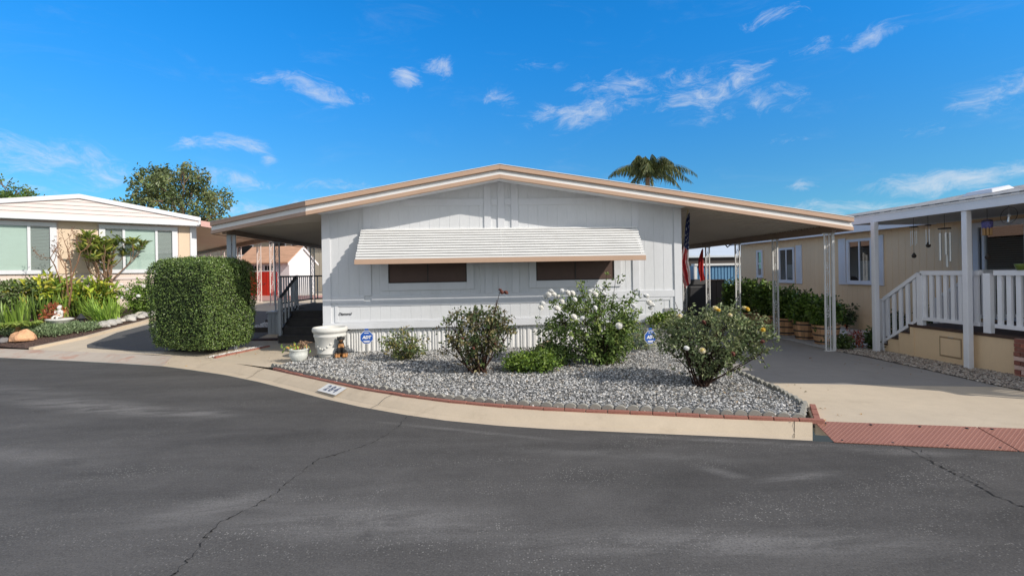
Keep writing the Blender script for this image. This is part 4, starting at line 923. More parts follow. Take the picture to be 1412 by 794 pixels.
# pale boulder and planter block at the house foot
def rock(name, c, s, col, label, cat, seed, mat=None, group=None):
    r = random.Random(seed); mb = MB(); mb.col = col; bm = bmesh.new(); bmesh.ops.create_icosphere(bm, subdivisions=3, radius=1.)
    for v in bm.verts:
        p = v.co.copy(); k = 1 + .28 * noise.noise(p * 1.3 + Vector((seed, 0, 0))) + .12 * noise.noise(p * 3.5 + Vector((0, seed, 0))); v.co = Vector((p.x * s[0] * k, p.y * s[1] * k, max(-.25, p.z) * s[2] * k))
    mb.add([tuple(v.co + Vector(c)) for v in bm.verts], [tuple(v.index for v in f.verts) for f in bm.faces]); bm.free()
    return tag(mb.build(name, mat or ROCK, at=c, smooth=False), label, cat, group)
rock('boulder', (1.28, 9.7, .2), (.2, .15, .2), (.55, .40, .28), 'tan boulder behind the green shrub, against the skirting', 'boulder', 3)
mb = MB(); mb.box(3.35, 4.12, 9.95, 10.22, .1, .5); mb.box(3.32, 4.15, 9.92, 10.25, .5, .55); pb = mb.build('planter_box', GREYC, at=(3.73, 10.08, .12), bevel=.008); tag(pb, 'grey concrete planter box at the right front corner of the house', 'planter box')
bush('green_shrub', 'leafy green plant spilling over the grey concrete planter box', 'shrub', (3.78, 10.08, .55), (3.75, 10.05, .68), (.36, .16, .16), 10, 220, .06, [(.10, .16, .03), (.16, .2, .05), (.06, .1, .02)], 18, .1, cr=.005, gap=-.4)
mb = MB(); mb.lathe([(0, 0), (.05, 0), (.045, .02), (.02, .06), (.018, .12), (.006, .2), (0, .21)], 12, (3.56, 9.72, .16)); fi = mb.build('garden_finial', CONC_P, at=(3.56, 9.72, .16), smooth=True); tag(fi, 'small white cone shaped garden ornament before the planter box', 'ornament')

# ------------------------------------------------------------------ flags
fg = thing('flag', 'striped flag with white stars on blue hanging limp from a pole at the house corner', 'flag', (4.22, 10.42, 2.15))
mb = MB(); mb.tube([(4.215, 10.42, 2.1), (4.385, 10.36, 2.92)], .012, 8); mb.ball((4.39, 10.355, 2.95), (.022, .022, .035), 8, 6); mb.build('pole', M('gold_pole', (.5, .42, .25), .4, metal=.3), fg)
mb = MB(); mb.box(4.201, 4.235, 10.38, 10.46, 2.03, 2.17); mb.build('bracket', STEEL, fg)
ns, nw = 60, 40; V = []; C = []
ctr = [(0, 4.385, 2.87), (.25, 4.36, 2.48), (.5, 4.31, 2.12), (.72, 4.27, 1.85), (1, 4.36, 1.40)]
for i in range(ns + 1):
    s = i / ns; cx = float(np.interp(s, [c[0] for c in ctr], [c[1] for c in ctr])); cz = float(np.interp(s, [c[0] for c in ctr], [c[2] for c in ctr])); w = float(np.interp(s, [0, .15, .6, .85, 1], [.03, .08, .16, .2, .12])); cy = 10.33 + .04 * s
    for j in range(nw + 1):
        t = j / nw - .5; V.append((cx + w * t + .012 * math.sin(9 * s + 4 * t), cy + .05 * math.sin(t * 21 + 3 * s) * (.4 + s), cz + .05 * t * (1 + s) + .015 * math.sin(17 * t)))
        if s < .47 + .12 * t:
            st_ = math.sin(i * 1.35) > .62 and math.sin(j * .95 + (i // 5) * 2.0) > .5
            C.append((.75, .75, .75) if st_ else (.025, .035, .12))
        else: C.append((.42, .035, .045) if int((t + .5) * 9 + s * 2) % 2 == 0 else (.66, .62, .62))
mb = MB(); mb.add(V, [(i * (nw + 1) + j, i * (nw + 1) + j + 1, (i + 1) * (nw + 1) + j + 1, (i + 1) * (nw + 1) + j) for i in range(ns) for j in range(nw)], np.array(C)); mb.build('cloth', FLAG, fg, smooth=True)
rf = thing('red_banner', 'plain red cloth hanging beside a white carport post', 'banner', (7.05, 15.5, 2.4))
V = []
for i in range(21):
    s = i / 20; w = .05 + .13 * math.sin(min(1, s * 1.3) * 2.2)
    for j in range(9): t = j / 8 - .5; V.append((7.0 - .05 * math.sin(s * 3) + w * t, 15.47 + .03 * math.sin(t * 12 + s * 4), 2.35 - .98 * s + .05 * t))
mb = MB(); mb.col = (.55, .03, .03); mb.add(V, [(i * 9 + j, i * 9 + j + 1, (i + 1) * 9 + j + 1, (i + 1) * 9 + j) for i in range(20) for j in range(8)]); mb.build('cloth', FLAG, rf, smooth=True)
mb = MB(); mb.tube([(7.0, 15.47, 2.34), (7.0, 15.47, 2.52), (7.13, 15.52, 2.53)], .006, 6); mb.build('hook', BLACKM, rf)

# ------------------------------------------------------------------ tan house on the right
XW = 10.54
th = thing('mobile_home', 'tan mobile home with grey shingle roof, pale blue trim and a covered front porch', 'mobile home', (XW, 12, 0))
mb = MB(); gwall(mb, (XW, 19.8), (0, -1), (-1, 0), 15.7, -.05, 2.98, .2, .010, .004); mb.quad((XW, 19.8, -.05), (XW + 7.2, 19.8, -.05), (XW + 7.2, 19.8, 2.9), (XW + 3.6, 19.8, 3.6), (XW, 19.8, 2.9)); mb.quad((XW, 4.1, -.05), (XW, 4.1, 2.9), (XW + 3.6, 4.1, 3.6), (XW + 7.2, 4.1, 2.9), (XW + 7.2, 4.1, -.05)); mb.build('wall', TANW, th)
mb = MB(); mb.box(XW - .012, XW - .001, 4.1, 19.81, .40, .43); mb.build('belt_line', TANW, th)
mb = MB(); mb.box(XW - .32, XW - .26, 3.8, 20.0, 2.66, 2.93); mb.box(XW - .259, XW - .02, 3.8, 20.0, 2.88, 2.9); mb.build('fascia', LAV, th)
zrf = lambda x: 2.945 + .19 * (x - (XW - .35))
mb = MB(); xr = XW + 3.5
mb.hexa([(XW - .37, 3.7, zrf(XW - .37)), (xr, 3.7, zrf(xr)), (XW - .37, 20.1, zrf(XW - .37)), (xr, 20.1, zrf(xr)), (XW - .37, 3.7, zrf(XW - .37) + .03), (xr, 3.7, zrf(xr) + .03), (XW - .37, 20.1, zrf(XW - .37) + .03), (xr, 20.1, zrf(xr) + .03)])
mb.quad((xr, 3.7, zrf(xr) + .02), (xr + 4, 3.7, zrf(xr) - .55), (xr + 4, 20.1, zrf(xr) - .55), (xr, 20.1, zrf(xr) + .02)); mb.build('roof', SHING, th)

# windows
def win_x(y0, y1, z0, z1, parent, shutters=(), mull='v', red=False):
    X = XW; w = .075; mb = MB()
    for q in ((y0 - w, y0 - .001, z0 - w, z1 + w), (y1 + .001, y1 + w, z0 - w, z1 + w), (y0, y1, z0 - w, z0 - .001), (y0, y1, z1 + .001, z1 + w)): mb.box(X - .05, X - .001, q[0], q[1], q[2], q[3])
    mb.box(X - .075, X - .0, y0 - w - .02, y1 + w + .02, z0 - w - .035, z0 - w - .001)
    wo = mb.build('window', LAV, parent, bevel=.004)
    mb = MB(); mb.quad((X - .016, y1, z0), (X - .016, y0, z0), (X - .016, y0, z1), (X - .016, y1, z1)); mb.build('pane', GLASSD if not red else GLASSD, wo)
    mb = MB(); mb.quad((X - .004, y1, z0), (X - .004, y0, z0), (X - .004, y0, z1), (X - .004, y1, z1)); mb.build('dark_room', DARKIN, wo)
    mb = MB()
    ym = (y0 + y1) / 2; zm = (z0 + z1) / 2
    mb.quad((X - .008, ym if mull == 'v' else y1, z0), (X - .008, y0, z0), (X - .008, y0, zm), (X - .008, ym if mull == 'v' else y1, zm)); mb.build('curtain', M('white_curtain', (.85, .85, .83), .8), wo)
    mb = MB()
    if mull == 'v': mb.box(X - .04, X - .018, ym - .02, ym + .02, z0, z1)
    else: mb.box(X - .04, X - .018, y0, y1, zm - .025, zm + .025)
    mb.box(X - .03, X - .018, y0, y0 + .025, z0, z1); mb.box(X - .03, X - .018, y1 - .025, y1, z0, z1); mb.build('sash', LAV, wo)
    for a, b in shutters:
        mb = MB(); mb.box(X - .03, X - .001, a, b, z0 - .12, z1 + .12)
        k = z0 - .05
        while k < z1 + .06: mb.box(X - .036, X - .031, a + .05, b - .05, k, k + .022); k += .045
        mb.build('shutter', LAV, wo)
win_x(12.98, 13.78, 1.34, 2.42, th, ((12.55, 12.84), (13.92, 14.2)))
win_x(16.35, 17.1, 1.32, 2.34, th, ((15.9, 16.2),))
win_x(18.24, 18.5, 1.48, 2.33, th, (), 'h')
# sliding door onto the porch
mb = MB()
for y0, y1, z0, z1 in ((6.2, 6.3, .6, 2.6), (10.0, 10.12, .6, 2.6), (6.3, 10.0, 2.5, 2.6), (6.3, 10.0, .6, .66), (9.02, 9.1, .66, 2.5), (9.86, 9.92, .66, 2.5), (7.6, 7.68, .66, 2.5)): mb.box(XW - .07, XW - .002, y0, y1, z0, z1)
sd = mb.build('sliding_door', LAV, th, bevel=.004)
mb = MB(); mb.quad((XW - .03, 10, .66), (XW - .03, 6.3, .66), (XW - .03, 6.3, 2.5), (XW - .03, 10, 2.5)); mb.build('pane', GLASSD, sd)
mb = MB(); z = .7
while z < 2.48: mb.hexa([(XW - .02, 6.3, z), (XW - .02, 9.86, z), (XW - .006, 6.3, z + .012), (XW - .006, 9.86, z + .012), (XW - .02, 6.3, z + .004), (XW - .02, 9.86, z + .004), (XW - .006, 6.3, z + .016), (XW - .006, 9.86, z + .016)]); z += .045
mb.build('blind', BLINDD, sd)
mb = MB(); mb.quad((XW - .003, 10, .66), (XW - .003, 6.3, .66), (XW - .003, 6.3, 2.5), (XW - .003, 10, 2.5)); mb.build('dark_room', DARKIN, sd)
# porch roof
XD = 8.29
pr = thing('porch_roof', 'low shingled porch roof with pale fascia over the tan house deck', 'porch roof', (8.2, 8, 2.6))
Y0, Y1 = 4.75, 10.72
mb = MB(); mb.box(8.08, 8.13, Y0, Y1, 2.625, 2.775); mb.box(8.13, XW - .33, Y1 - .05, Y1 - .001, 2.64, 2.8); mb.box(8.131, XW - .33, Y0, Y0 + .05, 2.64, 2.8); mb.build('fascia', LAVP, pr)
mb = MB(); mb.hexa([(8.135, Y0 + .05, 2.66), (XW - .33, Y0 + .05, 2.665), (8.135, Y1 - .052, 2.66), (XW - .33, Y1 - .052, 2.665), (8.135, Y0 + .05, 2.68), (XW - .33, Y0 + .05, 2.685), (8.135, Y1 - .052, 2.68), (XW - .33, Y1 - .052, 2.685)]); mb.build('ceiling', M('porch_ceiling', (.42, .42, .42), .6), pr)
mb = MB(); f = lambda x: 2.785 + .172 * (x - 8.05)
PG = [(8.04, Y1 + .03), (8.04, 5.6), (7.6, 5.6), (7.6, 4.68), (9.17, 4.46), (10.5, 3.6), (11.0, 3.6), (11.0, Y1 + .03)]; n = len(PG)  # unseen front jog and slant added, shaped to cast the driveway shadow
mb.add([(x, y, f(x) + q) for q in (0, .025) for x, y in PG], [tuple(range(n)), tuple(range(2 * n - 1, n - 1, -1))] + [(i, (i + 1) % n, (i + 1) % n + n, i + n) for i in range(n)]); mb.build('shingles', SHING, pr)
mb = MB(); mb.hexa([(9.3, 8.6, f(9.3) + .025), (9.75, 8.6, f(9.75) + .025), (9.3, 9.2, f(9.3) + .025), (9.75, 9.2, f(9.75) + .025), (9.36, 8.66, f(9.3) + .1), (9.7, 8.66, f(9.7) + .1), (9.36, 9.14, f(9.3) + .1), (9.7, 9.14, f(9.7) + .1)]); mb.build('roof_vent', LAV, pr, bevel=.01)
for x, y in ((8.08, 9.86), (8.16, 7.98), (8.16, 5.2)):
    mb = MB(); mb.box(x - .048, x + .048, y - .048, y + .048, -.02, 2.625); mb.build('post', LAVP, pr, bevel=.008)
# deck
dk = thing('porch_deck', 'raised porch deck with tan base, white picket railing and end steps', 'deck', (XD + 1, 8, 0))
mb = MB(); mb.box(XD, XW - .02, 4.6, 9.28, -.03, .55)
for y in (9.26, 7.32, 6.2): mb.box(XD - .012, XD - .001, y - .08, y, -.02, .54)
mb.build('base', TANW, dk); mb = MB(); mb.box(XD - .02, XW - .02, 4.55, 9.3, .551, .6); mb.build('floor', DECK, dk, bevel=.005)
mb = MB(); mb.box(XD - .016, XD - .006, 8.24, 8.62, .12, .42); hc = mb.build('hatch', TANW, dk, bevel=.004)
mb = MB()
for y0, y1, z0, z1 in ((8.215, 8.24, .09, .45), (8.62, 8.645, .09, .45), (8.24, 8.62, .09, .12), (8.24, 8.62, .42, .45)): mb.box(XD - .009, XD - .0055, y0, y1, z0, z1)
mb.build('hatch_gap_shade', M('tan_shadow_line', (.36, .25, .15), .7), hc)  # dark outline strips, shade of the hatch gap put into the colour
mb = MB(); mb.tube([(XD - .014, 8.46, .455), (XD - .03, 8.45, .45), (XD - .03, 8.38, .45), (XD - .014, 8.37, .455)], .006, 6); mb.build('handle', STEEL, hc)
mb = MB(); mb.box(XD - .005, XD - .0005, 8.13, 8.74, .05, .5); mb.build('hatch_panel', TANW, dk)
for i in range(3):
    y = 9.3 + .27 * i; z = .44 - .15 * i
    mb = MB(); mb.box(XD + .02, 9.55, y + .002, y + .268, -.03, z - .03); mb.build('riser', TANW, dk); mb = MB(); mb.box(XD, 9.56, y + .004, y + .29, z - .029, z); mb.build('tread', DECK, dk)
def picket(pa, pb, n, w=.036): return rail(pa, pb, .985, .13, n, LAVP, dk, w, top=.04)
picket((XD + .03, 9.03, .6), (XD + .03, 7.9, .6), 8); picket((XD + .03, 7.66, .6), (XD + .03, 4.8, .6), 20)
for y in (9.05, 7.78, 6.3): mb = MB(); mb.box(XD - .01, XD + .07, y - .06, y + .06, .601, 1.58); mb.build('newel', LAVP, dk, bevel=.005)
picket((XD + .03, 9.1, .57), (XD + .03, 9.92, .06), 5); picket((9.5, 9.1, .57), (9.5, 9.92, .06), 5)
for x in (XD + .03, 9.5): mb = MB(); mb.box(x - .045, x + .045, 9.92, 10.01, -.02, 1.02); mb.box(x - .06, x + .06, 9.905, 10.025, 1.021, 1.05); mb.build('newel', LAVP, dk, bevel=.005)
picket((9.5, 9.06, .6), (XW - .08, 9.06, .6), 5)
# brick pillar at the frame edge
bp = MB(); rr = random.Random(5); z = -.03
for k in range(9):
    off = .1 if k % 2 else 0
    y = 6.9 - off
    while y < 7.3:
        y1 = min(7.3, y + .2); c = rr.choice([(1, 1, 1), (.8, .7, .7), (1.2, 1, .9), (2.0, 3.4, 4.0), (.6, .6, .6)]); bp.col = c
        bp.box(XD - .09 + rr.uniform(-.008, .008), XD + .04, max(6.9, y) + .006, y1 - .006, z + .004, z + .062); y += .2
    z += .068
bp.col = (1.2, 2, 2.2); bp.box(XD - .075, XD + .035, 6.91, 7.29, -.03, .58)
b_ = bp.build('brick_pillar', BRICK, at=(XD - .02, 7.1, 0)); tag(b_, 'rough red and white brick pillar against the porch base at the right edge', 'brick pillar')
# chair on the porch and green pot on the rail
ch = thing('patio_chair', 'dark metal porch chair with red cushion behind the white railing', 'chair', (9.1, 7.2, .6))
mb = MB()
for y in (6.95, 7.45):
    mb.tube([(8.85, y, .6), (8.85, y, 1.2), (9.35, y, 1.22)], .016, 6); mb.tube([(9.3, y, .6), (9.32, y, 1.05), (9.45, y, 1.5)], .016, 6)
mb.build('frame', BLACKM, ch); mb = MB(); mb.box(8.85, 9.32, 6.97, 7.43, .99, 1.07); mb.build('seat_cushion', REDC, ch, bevel=.02)
mb = MB(); mb.hexa([(9.3, 6.97, 1.08), (9.36, 6.97, 1.08), (9.3, 7.43, 1.08), (9.36, 7.43, 1.08), (9.4, 6.97, 1.5), (9.46, 6.97, 1.5), (9.4, 7.43, 1.5), (9.46, 7.43, 1.5)]); mb.build('back_cushion', REDC, ch, bevel=.02)
mb = MB(); mb.lathe([(0, 0), (.06, 0), (.09, .08), (.09, .1), (.075, .1), (0, .09)], 16, (XD + .03, 7.26, 1.626)); gp_ = mb.build('flower_pot', GREENP, at=(XD + .03, 7.26, 1.626), smooth=True); tag(gp_, 'small green glazed pot on top of the porch railing', 'pot')
# wind chimes hanging from the porch ceiling
def chime(x, y, zt, tubes, label, cat='wind chime', name='wind_chime', tr=.011, spread=.05, wood=True, sail=None, mat=None):
    t = thing(name, label, cat, (x, y, 2.66), 'wind chimes under the porch roof'); mb = MB(); mb.tube([(x, y, 2.66), (x, y, zt)], .0035, 5)
    mb.build('cord', BLACKM, t); mb = MB(); mb.lathe([(0, 0), (spread + .02, 0), (spread + .02, .022), (0, .03)], 16, (x, y, zt)); mb.build('top_disc', WOODD, t)
    for i, L in enumerate(tubes):
        a = 2 * math.pi * i / len(tubes) + .4; px, py = x + spread * math.cos(a), y + spread * math.sin(a); mb = MB(); mb.tube([(px, py, zt), (px, py, zt - .07)], .002, 4); mb.tube([(px, py, zt - .07), (px, py, zt - .07 - L)], tr, 8); mb.build('tube', mat or CHROME, t)
    if sail:
        mb = MB(); mb.tube([(x, y, zt), (x, y, sail + .04)], .0025, 4); mb.build('string', BLACKM, t)
        mb = MB(); mb.lathe([(0, -.06), (.03, -.05), (.042, -.015), (.02, .03), (.005, .05), (0, .055)], 12, (x, y, sail)); mb.build('wind_sail', WOODD, t)
    return t
chime(8.5, 9.39, 2.47, [.28, .30, .27, .25], 'wind chime with thin tubes and a dark teardrop sail, nearest the porch stairs', tr=.007, sail=1.93)
chime(8.5, 9.07, 2.47, [.26, .3, .28], 'smallest slim wind chime, second from the porch stairs', tr=.009, spread=.03, sail=2.12)
chime(8.5, 8.73, 2.38, [.62, .45, .5, .4, .52], 'wind chime with long white tubes under a dark wooden disc', tr=.02, spread=.075)
t = chime(8.5, 7.95, 2.44, [.16] * 7, 'colourful bamboo wind chime in front of the sliding door', tr=.016, spread=.05, sail=1.86, mat=BAMBOO)
mb = MB(); mb.col = (.25, .3, .9); mb.lathe([(.05, 0), (.075, -.04), (.07, -.13), (.05, -.15), (0, -.15)], 14, (8.5, 7.95, 2.47)); mb.build('painted_shade', M('painted_shade', (.5, .42, .4), .6, .5, 30, 60, .3, attr=True), t)
t = thing('wire_ring_ornament', 'thin wire ring with a small hanging ornament beside the bamboo chime', 'ornament', (8.5, 7.6, 2.66)); mb = MB(); P = [(8.5 + .02 * math.sin(a), 7.6 + .13 * math.cos(a), 2.5 + .13 * math.sin(a)) for a in np.linspace(0, 2 * math.pi, 25)]; mb.tube(P, .004, 5); mb.tube([(8.5, 7.6, 2.66), (8.5, 7.6, 2.63)], .003, 4); mb.build('ring', BLACKM, t)
mb = MB(); mb.tube([(8.5, 7.6, 2.63), (8.5, 7.6, 2.5)], .002, 4); mb.ball((8.5, 7.6, 2.5), .025, 8, 6); mb.tube([(8.5, 7.6, 2.48), (8.5, 7.61, 2.40)], [.012, .02], 8); mb.build('bell', CHROME, t)
# satellite dish at the far end of the tan house
sdh = thing('satellite_dish', 'dark satellite dish on a curved arm at the far corner of the tan house', 'satellite dish', (10.2, 19.9, 2.8)); mb = MB()
mb.tube([(10.22, 19.95, 2.72), (10.05, 19.9, 2.6), (9.9, 19.85, 2.75), (9.85, 19.8, 3.0)], .025, 6); mb.build('arm', BLACKM, sdh)
mb = MB(); rotd = Matrix.Rotation(R(35), 3, 'X') @ Matrix.Rotation(R(20), 3, 'Y')
V = []; n = 20
for k, (q, z) in enumerate(((.0, 0), (.15, .02), (.3, .07), (.42, .14))):
    for i in range(n): a = 2 * math.pi * i / n; p = rotd @ Vector((q * math.cos(a) * 1.1, q * math.sin(a), z)); V.append((9.95 + p.x, 19.8 + p.y, 3.0 + p.z))
mb.add(V, [(k * n + i, k * n + (i + 1) % n, (k + 1) * n + (i + 1) % n, (k + 1) * n + i) for k in range(3) for i in range(n)]); mb.build('reflector', M('dish_grey', (.05, .05, .055), .5), sdh, smooth=True)

# half barrels with citrus shrubs
CIT = [(.05, .10, .02), (.07, .13, .025), (.10, .17, .03), (.035, .07, .015), (.13, .2, .04)]
BARR = [(7.78, 10.95, .27), (7.85, 11.75, .28), (7.9, 12.6, .27), (7.85, 13.45, .28), (7.9, 14.4, .28), (7.95, 15.4, .28)]
blab = ['nearest half barrel planter, right behind the front carport post', 'second half barrel planter from the driveway front', 'third half barrel planter, seen beside the second carport post', 'fourth half barrel planter, partly hidden behind the second carport post', 'fifth half barrel planter along the driveway, behind the yellow rose', 'farthest half barrel planter along the driveway']
for i, (x, y, rd) in enumerate(BARR):
    g = H(x, y) + .02; t = thing('barrel_planter', blab[i], 'barrel planter', (x, y, g), 'half barrel planters along the driveway')
    mb = MB(); n = 22
    for k in range(n):
        a0, a1 = 2 * math.pi * (k + .04) / n, 2 * math.pi * (k + .96) / n; mb.col = (np.array((1, 1, 1)) * rng.uniform(.65, 1.3)).tolist(); V = []
        for rr_, z in ((rd * .80, 0), (rd * .92, .15), (rd * 1.0, .3), (rd * 1.04, .42)):
            for ra in (rr_, rr_ - .025):
                for a in (a0, a1): V.append((x + ra * math.cos(a), y + ra * math.sin(a), g + z))
        F = []
        for j in range(3): b = j * 4; F += [(b, b + 1, b + 5, b + 4), (b + 3, b + 2, b + 6, b + 7), (b + 1, b + 3, b + 7, b + 5), (b + 2, b, b + 4, b + 6)]
        F += [(0, 2, 3, 1), (12, 13, 15, 14)]; mb.add(V, F)
    mb.build('staves', WOODB, t)
    for z, rr_ in ((.05, .845), (.20, .945), (.355, 1.025)):
        mb = MB(); rb = rd * rr_; mb.lathe([(rb - .01, z - .016), (rb + .004, z - .016), (rb + .0065, z + .016), (rb - .01, z + .016)], 28, (x, y, g)); mb.build('hoop', BLACKM, t)
    mb = MB(); mb.lathe([(0, .36), (rd * .98, .36), (0, .39)], 18, (x, y, g)); mb.build('soil', SOIL, t)
    hh = [.33, .36, .42, .48, .5, .5][i]
    bush('citrus_shrub', 'dark green leafy shrub growing in the ' + ['nearest half barrel behind the front post', 'second half barrel from the driveway front', 'third half barrel beside the second carport post', 'fourth half barrel along the driveway', 'fifth half barrel behind the yellow rose', 'farthest half barrel'][i], 'shrub', (x, y, g + .37), (x + .02, y, g + .38 + hh), (.34 + .03 * (i % 2), .38, hh), 9, 480, .085, CIT, 40 + i, .06, cr=.012, gap=-.22, low=.3, group='shrubs in half barrels', leafmat=LEAFG, shell=.35)
for i, (x, y, h_, lab) in enumerate([(10.25, 13.6, .75, 'thin dark rose plant against the tan wall, below the shuttered window'), (10.25, 12.0, .62, 'thin dark rose plant against the tan wall behind the porch post'), (10.2, 10.9, .75, 'thin dark rose plant beside the porch stair foot'), (10.2, 14.7, .8, 'thin dark rose plant against the tan wall near the barrels')]):
    g = H(x, y) + .02; bush('rose_plant', lab, 'rose plant', (x, y, g), (x, y, g + h_ * .6), (.26, .3, h_ * .45), 6, 110, .07, [(.03, .05, .02), (.05, .075, .025), (.025, .04, .02)], 60 + i, .06, cr=.008, gap=-.2, group='rose plants along the tan wall')
g = H(8.1, 10.35); bush('red_shrub', 'small red leaved nandina shrub between the posts', 'shrub', (8.05, 10.42, g), (8.05, 10.42, g + .2), (.18, .15, .17), 12, 130, .05, [(.22, .03, .02), (.32, .06, .03), (.14, .03, .02), (.2, .1, .04)], 70, .06, cr=.005, gap=-.3, wr=.3)
bush('green_shrub', 'low dark green plant at the foot of the front carport post', 'shrub', (7.6, 10.25, g), (7.62, 10.25, g + .14), (.22, .16, .16), 10, 120, .06, [(.04, .07, .02), (.07, .1, .03)], 71, .08, cr=.004, gap=-.3)
bush('green_shrub', 'low dark green plant at the foot of the porch stair rail', 'shrub', (8.36, 10.2, g), (8.36, 10.2, g + .2), (.2, .16, .2), 10, 140, .07, [(.035, .065, .02), (.06, .09, .03)], 72, .08, cr=.004, gap=-.3)

# ------------------------------------------------------------------ behind the carport on the right
bg = thing('covered_barbecue', 'barbecue under a black cover at the back of the carport', 'barbecue', (7.750, 17.500, .05)); mb = MB()
mb.hexa([(7.250, 17.200, .05), (8.200, 17.200, .05), (7.250, 17.800, .05), (8.200, 17.800, .05), (7.320, 17.250, 1.15), (8.150, 17.250, 1.15), (7.320, 17.750, 1.15), (8.150, 17.750, 1.15)]); mb.hexa([(7.420, 17.300, 1.15), (8.050, 17.300, 1.15), (7.420, 17.700, 1.15), (8.050, 17.700, 1.15), (7.520, 17.350, 1.38), (7.950, 17.350, 1.38), (7.520, 17.650, 1.38), (7.950, 17.650, 1.38)]); mb.build('cover', VINYL, bg, bevel=.05)
for x in (7.4, 8.05): mb = MB(); mb.tube([(x, 17.18, .11), (x, 17.23, .11)], .06, 12); mb.build('wheel', BLACKM, bg)
dr = thing('patio_cabinet', 'dark brown cabinet beside the covered barbecue', 'cabinet', (8.700, 18.700, .05)); mb = MB(); mb.box(8.5, 9.15, 18.4, 18.9, .05, 1.3); mb.build('body', BROWND, dr, bevel=.01); mb = MB(); mb.box(8.46, 9.19, 18.36, 18.94, 1.301, 1.34); mb.build('top', BEAM, dr)
for k in range(2): mb = MB(); mb.box(8.52 + .32 * k, 8.81 + .32 * k, 18.38, 18.399, .12, 1.26); mb.build('door', BROWND, dr)
bl = thing('blue_shed', 'blue corrugated metal shed wall with white top trim behind the carport', 'shed', (11.5, 24, .05)); mb = MB(); gwall(mb, (10.55, 24), (1, 0), (0, -1), 3.2, 0, 1.9, .16, .05, .03); mb.quad((10.55, 24, 0), (10.55, 24, 1.9), (10.55, 27, 1.9), (10.55, 27, 0)); mb.build('wall', BLUEM, bl); mb = MB(); mb.box(10.42, 13.8, 23.9, 24.3, 1.901, 2.0); mb.box(10.42, 10.548, 23.93, 24.05, 0, 1.9); mb.build('trim', W_METAL, bl)
bb = thing('mobile_home', 'distant mobile home with pale flat roof and dark brown eave behind the blue shed', 'mobile home', (14, 33, .1)); mb = MB(); mb.box(9.5, 26, 33, 45, 0, 2.25); mb.build('wall', BEIGE, bb); mb = MB(); mb.box(9.5, 26, 32.4, 32.96, 2.05, 2.5); mb.build('eave', BROWND, bb); mb = MB(); mb.box(9.3, 26.4, 32.2, 45.2, 2.501, 2.62); mb.hexa([(9.3, 32.2, 2.62), (26.4, 32.2, 2.62), (9.3, 45, 2.62), (26.4, 45, 2.62), (9.3, 33.2, 2.63), (26.4, 33.2, 2.63), (9.3, 44, 4.3), (26.4, 44, 4.3)]); mb.build('roof', WAY, bb)
for x in (14.2, 15.8): mb = MB(); mb.box(x, x + 1.1, 32.95, 32.998, 1.3, 2.0); w_ = mb.build('window', W_TRIM, bb); mb = MB(); mb.quad((x + .06, 32.94, 1.36), (x + 1.04, 32.94, 1.36), (x + 1.04, 32.94, 1.94), (x + .06, 32.94, 1.94)); mb.build('pane', GLASSD, w_)
mb = MB(); mb.box(9.0, 10.35, 26, 26.12, .05, 1.85); fw = mb.build('garden_wall', M('tan_wall', (.45, .33, .24), .8), at=(9.7, 26, .05)); tag(fw, 'tan garden wall left of the blue shed', 'wall')
# dark leafy shrubs between, at the back
for i, (x, y, h_, lab) in enumerate([(5.2, 17.6, 1.2, 'green shrub at the back corner of the white house carport'), (9.2, 22.5, 1.1, 'leafy shrub before the blue shed wall')]):
    bush('back_shrub', lab, 'shrub', (x, y, .05), (x, y, .05 + h_ * .55), (.5, .45, h_ * .5), 10, 380, .1, CIT, 80 + i, .1, gap=-.2)

# ------------------------------------------------------------------ peach house on the left (turned about 38 degrees)
P0 = np.array((-14.11, 15.96)); LE = np.array((.792, .611)); LN = np.array((-.611, .792))
def LP(s, d, z): q = P0 + LE * s + LN * d; return (q[0], q[1], z)
def lbox(mb, s0, s1, d0, d1, z0, z1): return mb.hexa([LP(s, d, z) for z in (z0, z1) for d in (d0, d1) for s in (s0, s1)])
lh = thing('mobile_home', 'peach mobile home with wide gable, big white framed windows and pale green blinds', 'mobile home', LP(1.8, 1, .6))
ZE = 3.60; SP = 1.81; SLL, SRR = 5.05, -1.6
zg = lambda s: 4.42 - .165 * abs(s - SP)
mb = MB(); gwall(mb, LP(-1.6, .35, 0)[:2], LE, -LN, 6.65, .4, ZE + .1, .2, .012, .006); mb.quad(LP(SLL, .35, .4), LP(SLL, 14, .4), LP(SLL, 14, ZE + .1), LP(SLL, .35, ZE + .1)); mb.build('wall', PEACH, lh)
for a_, b_ in ((1.3, 2.25), (4.52, 4.86)): mb = MB(); lbox(mb, a_, b_, .325, .349, 1.93, ZE); mb.build('panel', PEACHD, lh)
mb = MB()
for k in range(8):
    z0, z1 = ZE + .11 + k * .125, ZE + .11 + (k + 1) * .125
    def ext(z, sgn):
        e = (4.42 - .05 - z) / .165; return SP + sgn * min(e, (SLL + .05 - SP) if sgn > 0 else (SP + 1.7))
    if 4.37 - z0 < .02: break
    z1 = min(z1, 4.37); mb.quad(LP(ext(z0, -1), -.02, z0), LP(ext(z0, 1), -.02, z0), LP(ext(z1, 1), .0, z1), LP(ext(z1, -1), .0, z1))
mb.build('gable', PINKG, lh)
mb = MB(); lbox(mb, SRR - .1, SLL + .1, -.045, -.021, ZE, ZE + .11); mb.build('fascia', W_TRIM, lh)
mb = MB()
for s0, s1 in ((SRR - .15, SP), (SP, SLL + .1)): mb.hexa([LP(s, d, zg(s) + q) for q in (-.10, .02) for d in (-.06, .02) for s in (s0, s1)])
lbox(mb, SLL + .03, SLL + .10, -.046, .02, ZE + .11, zg(SLL) - .1)
mb.build('rake_trim', W_TRIM, lh)
mb = MB()
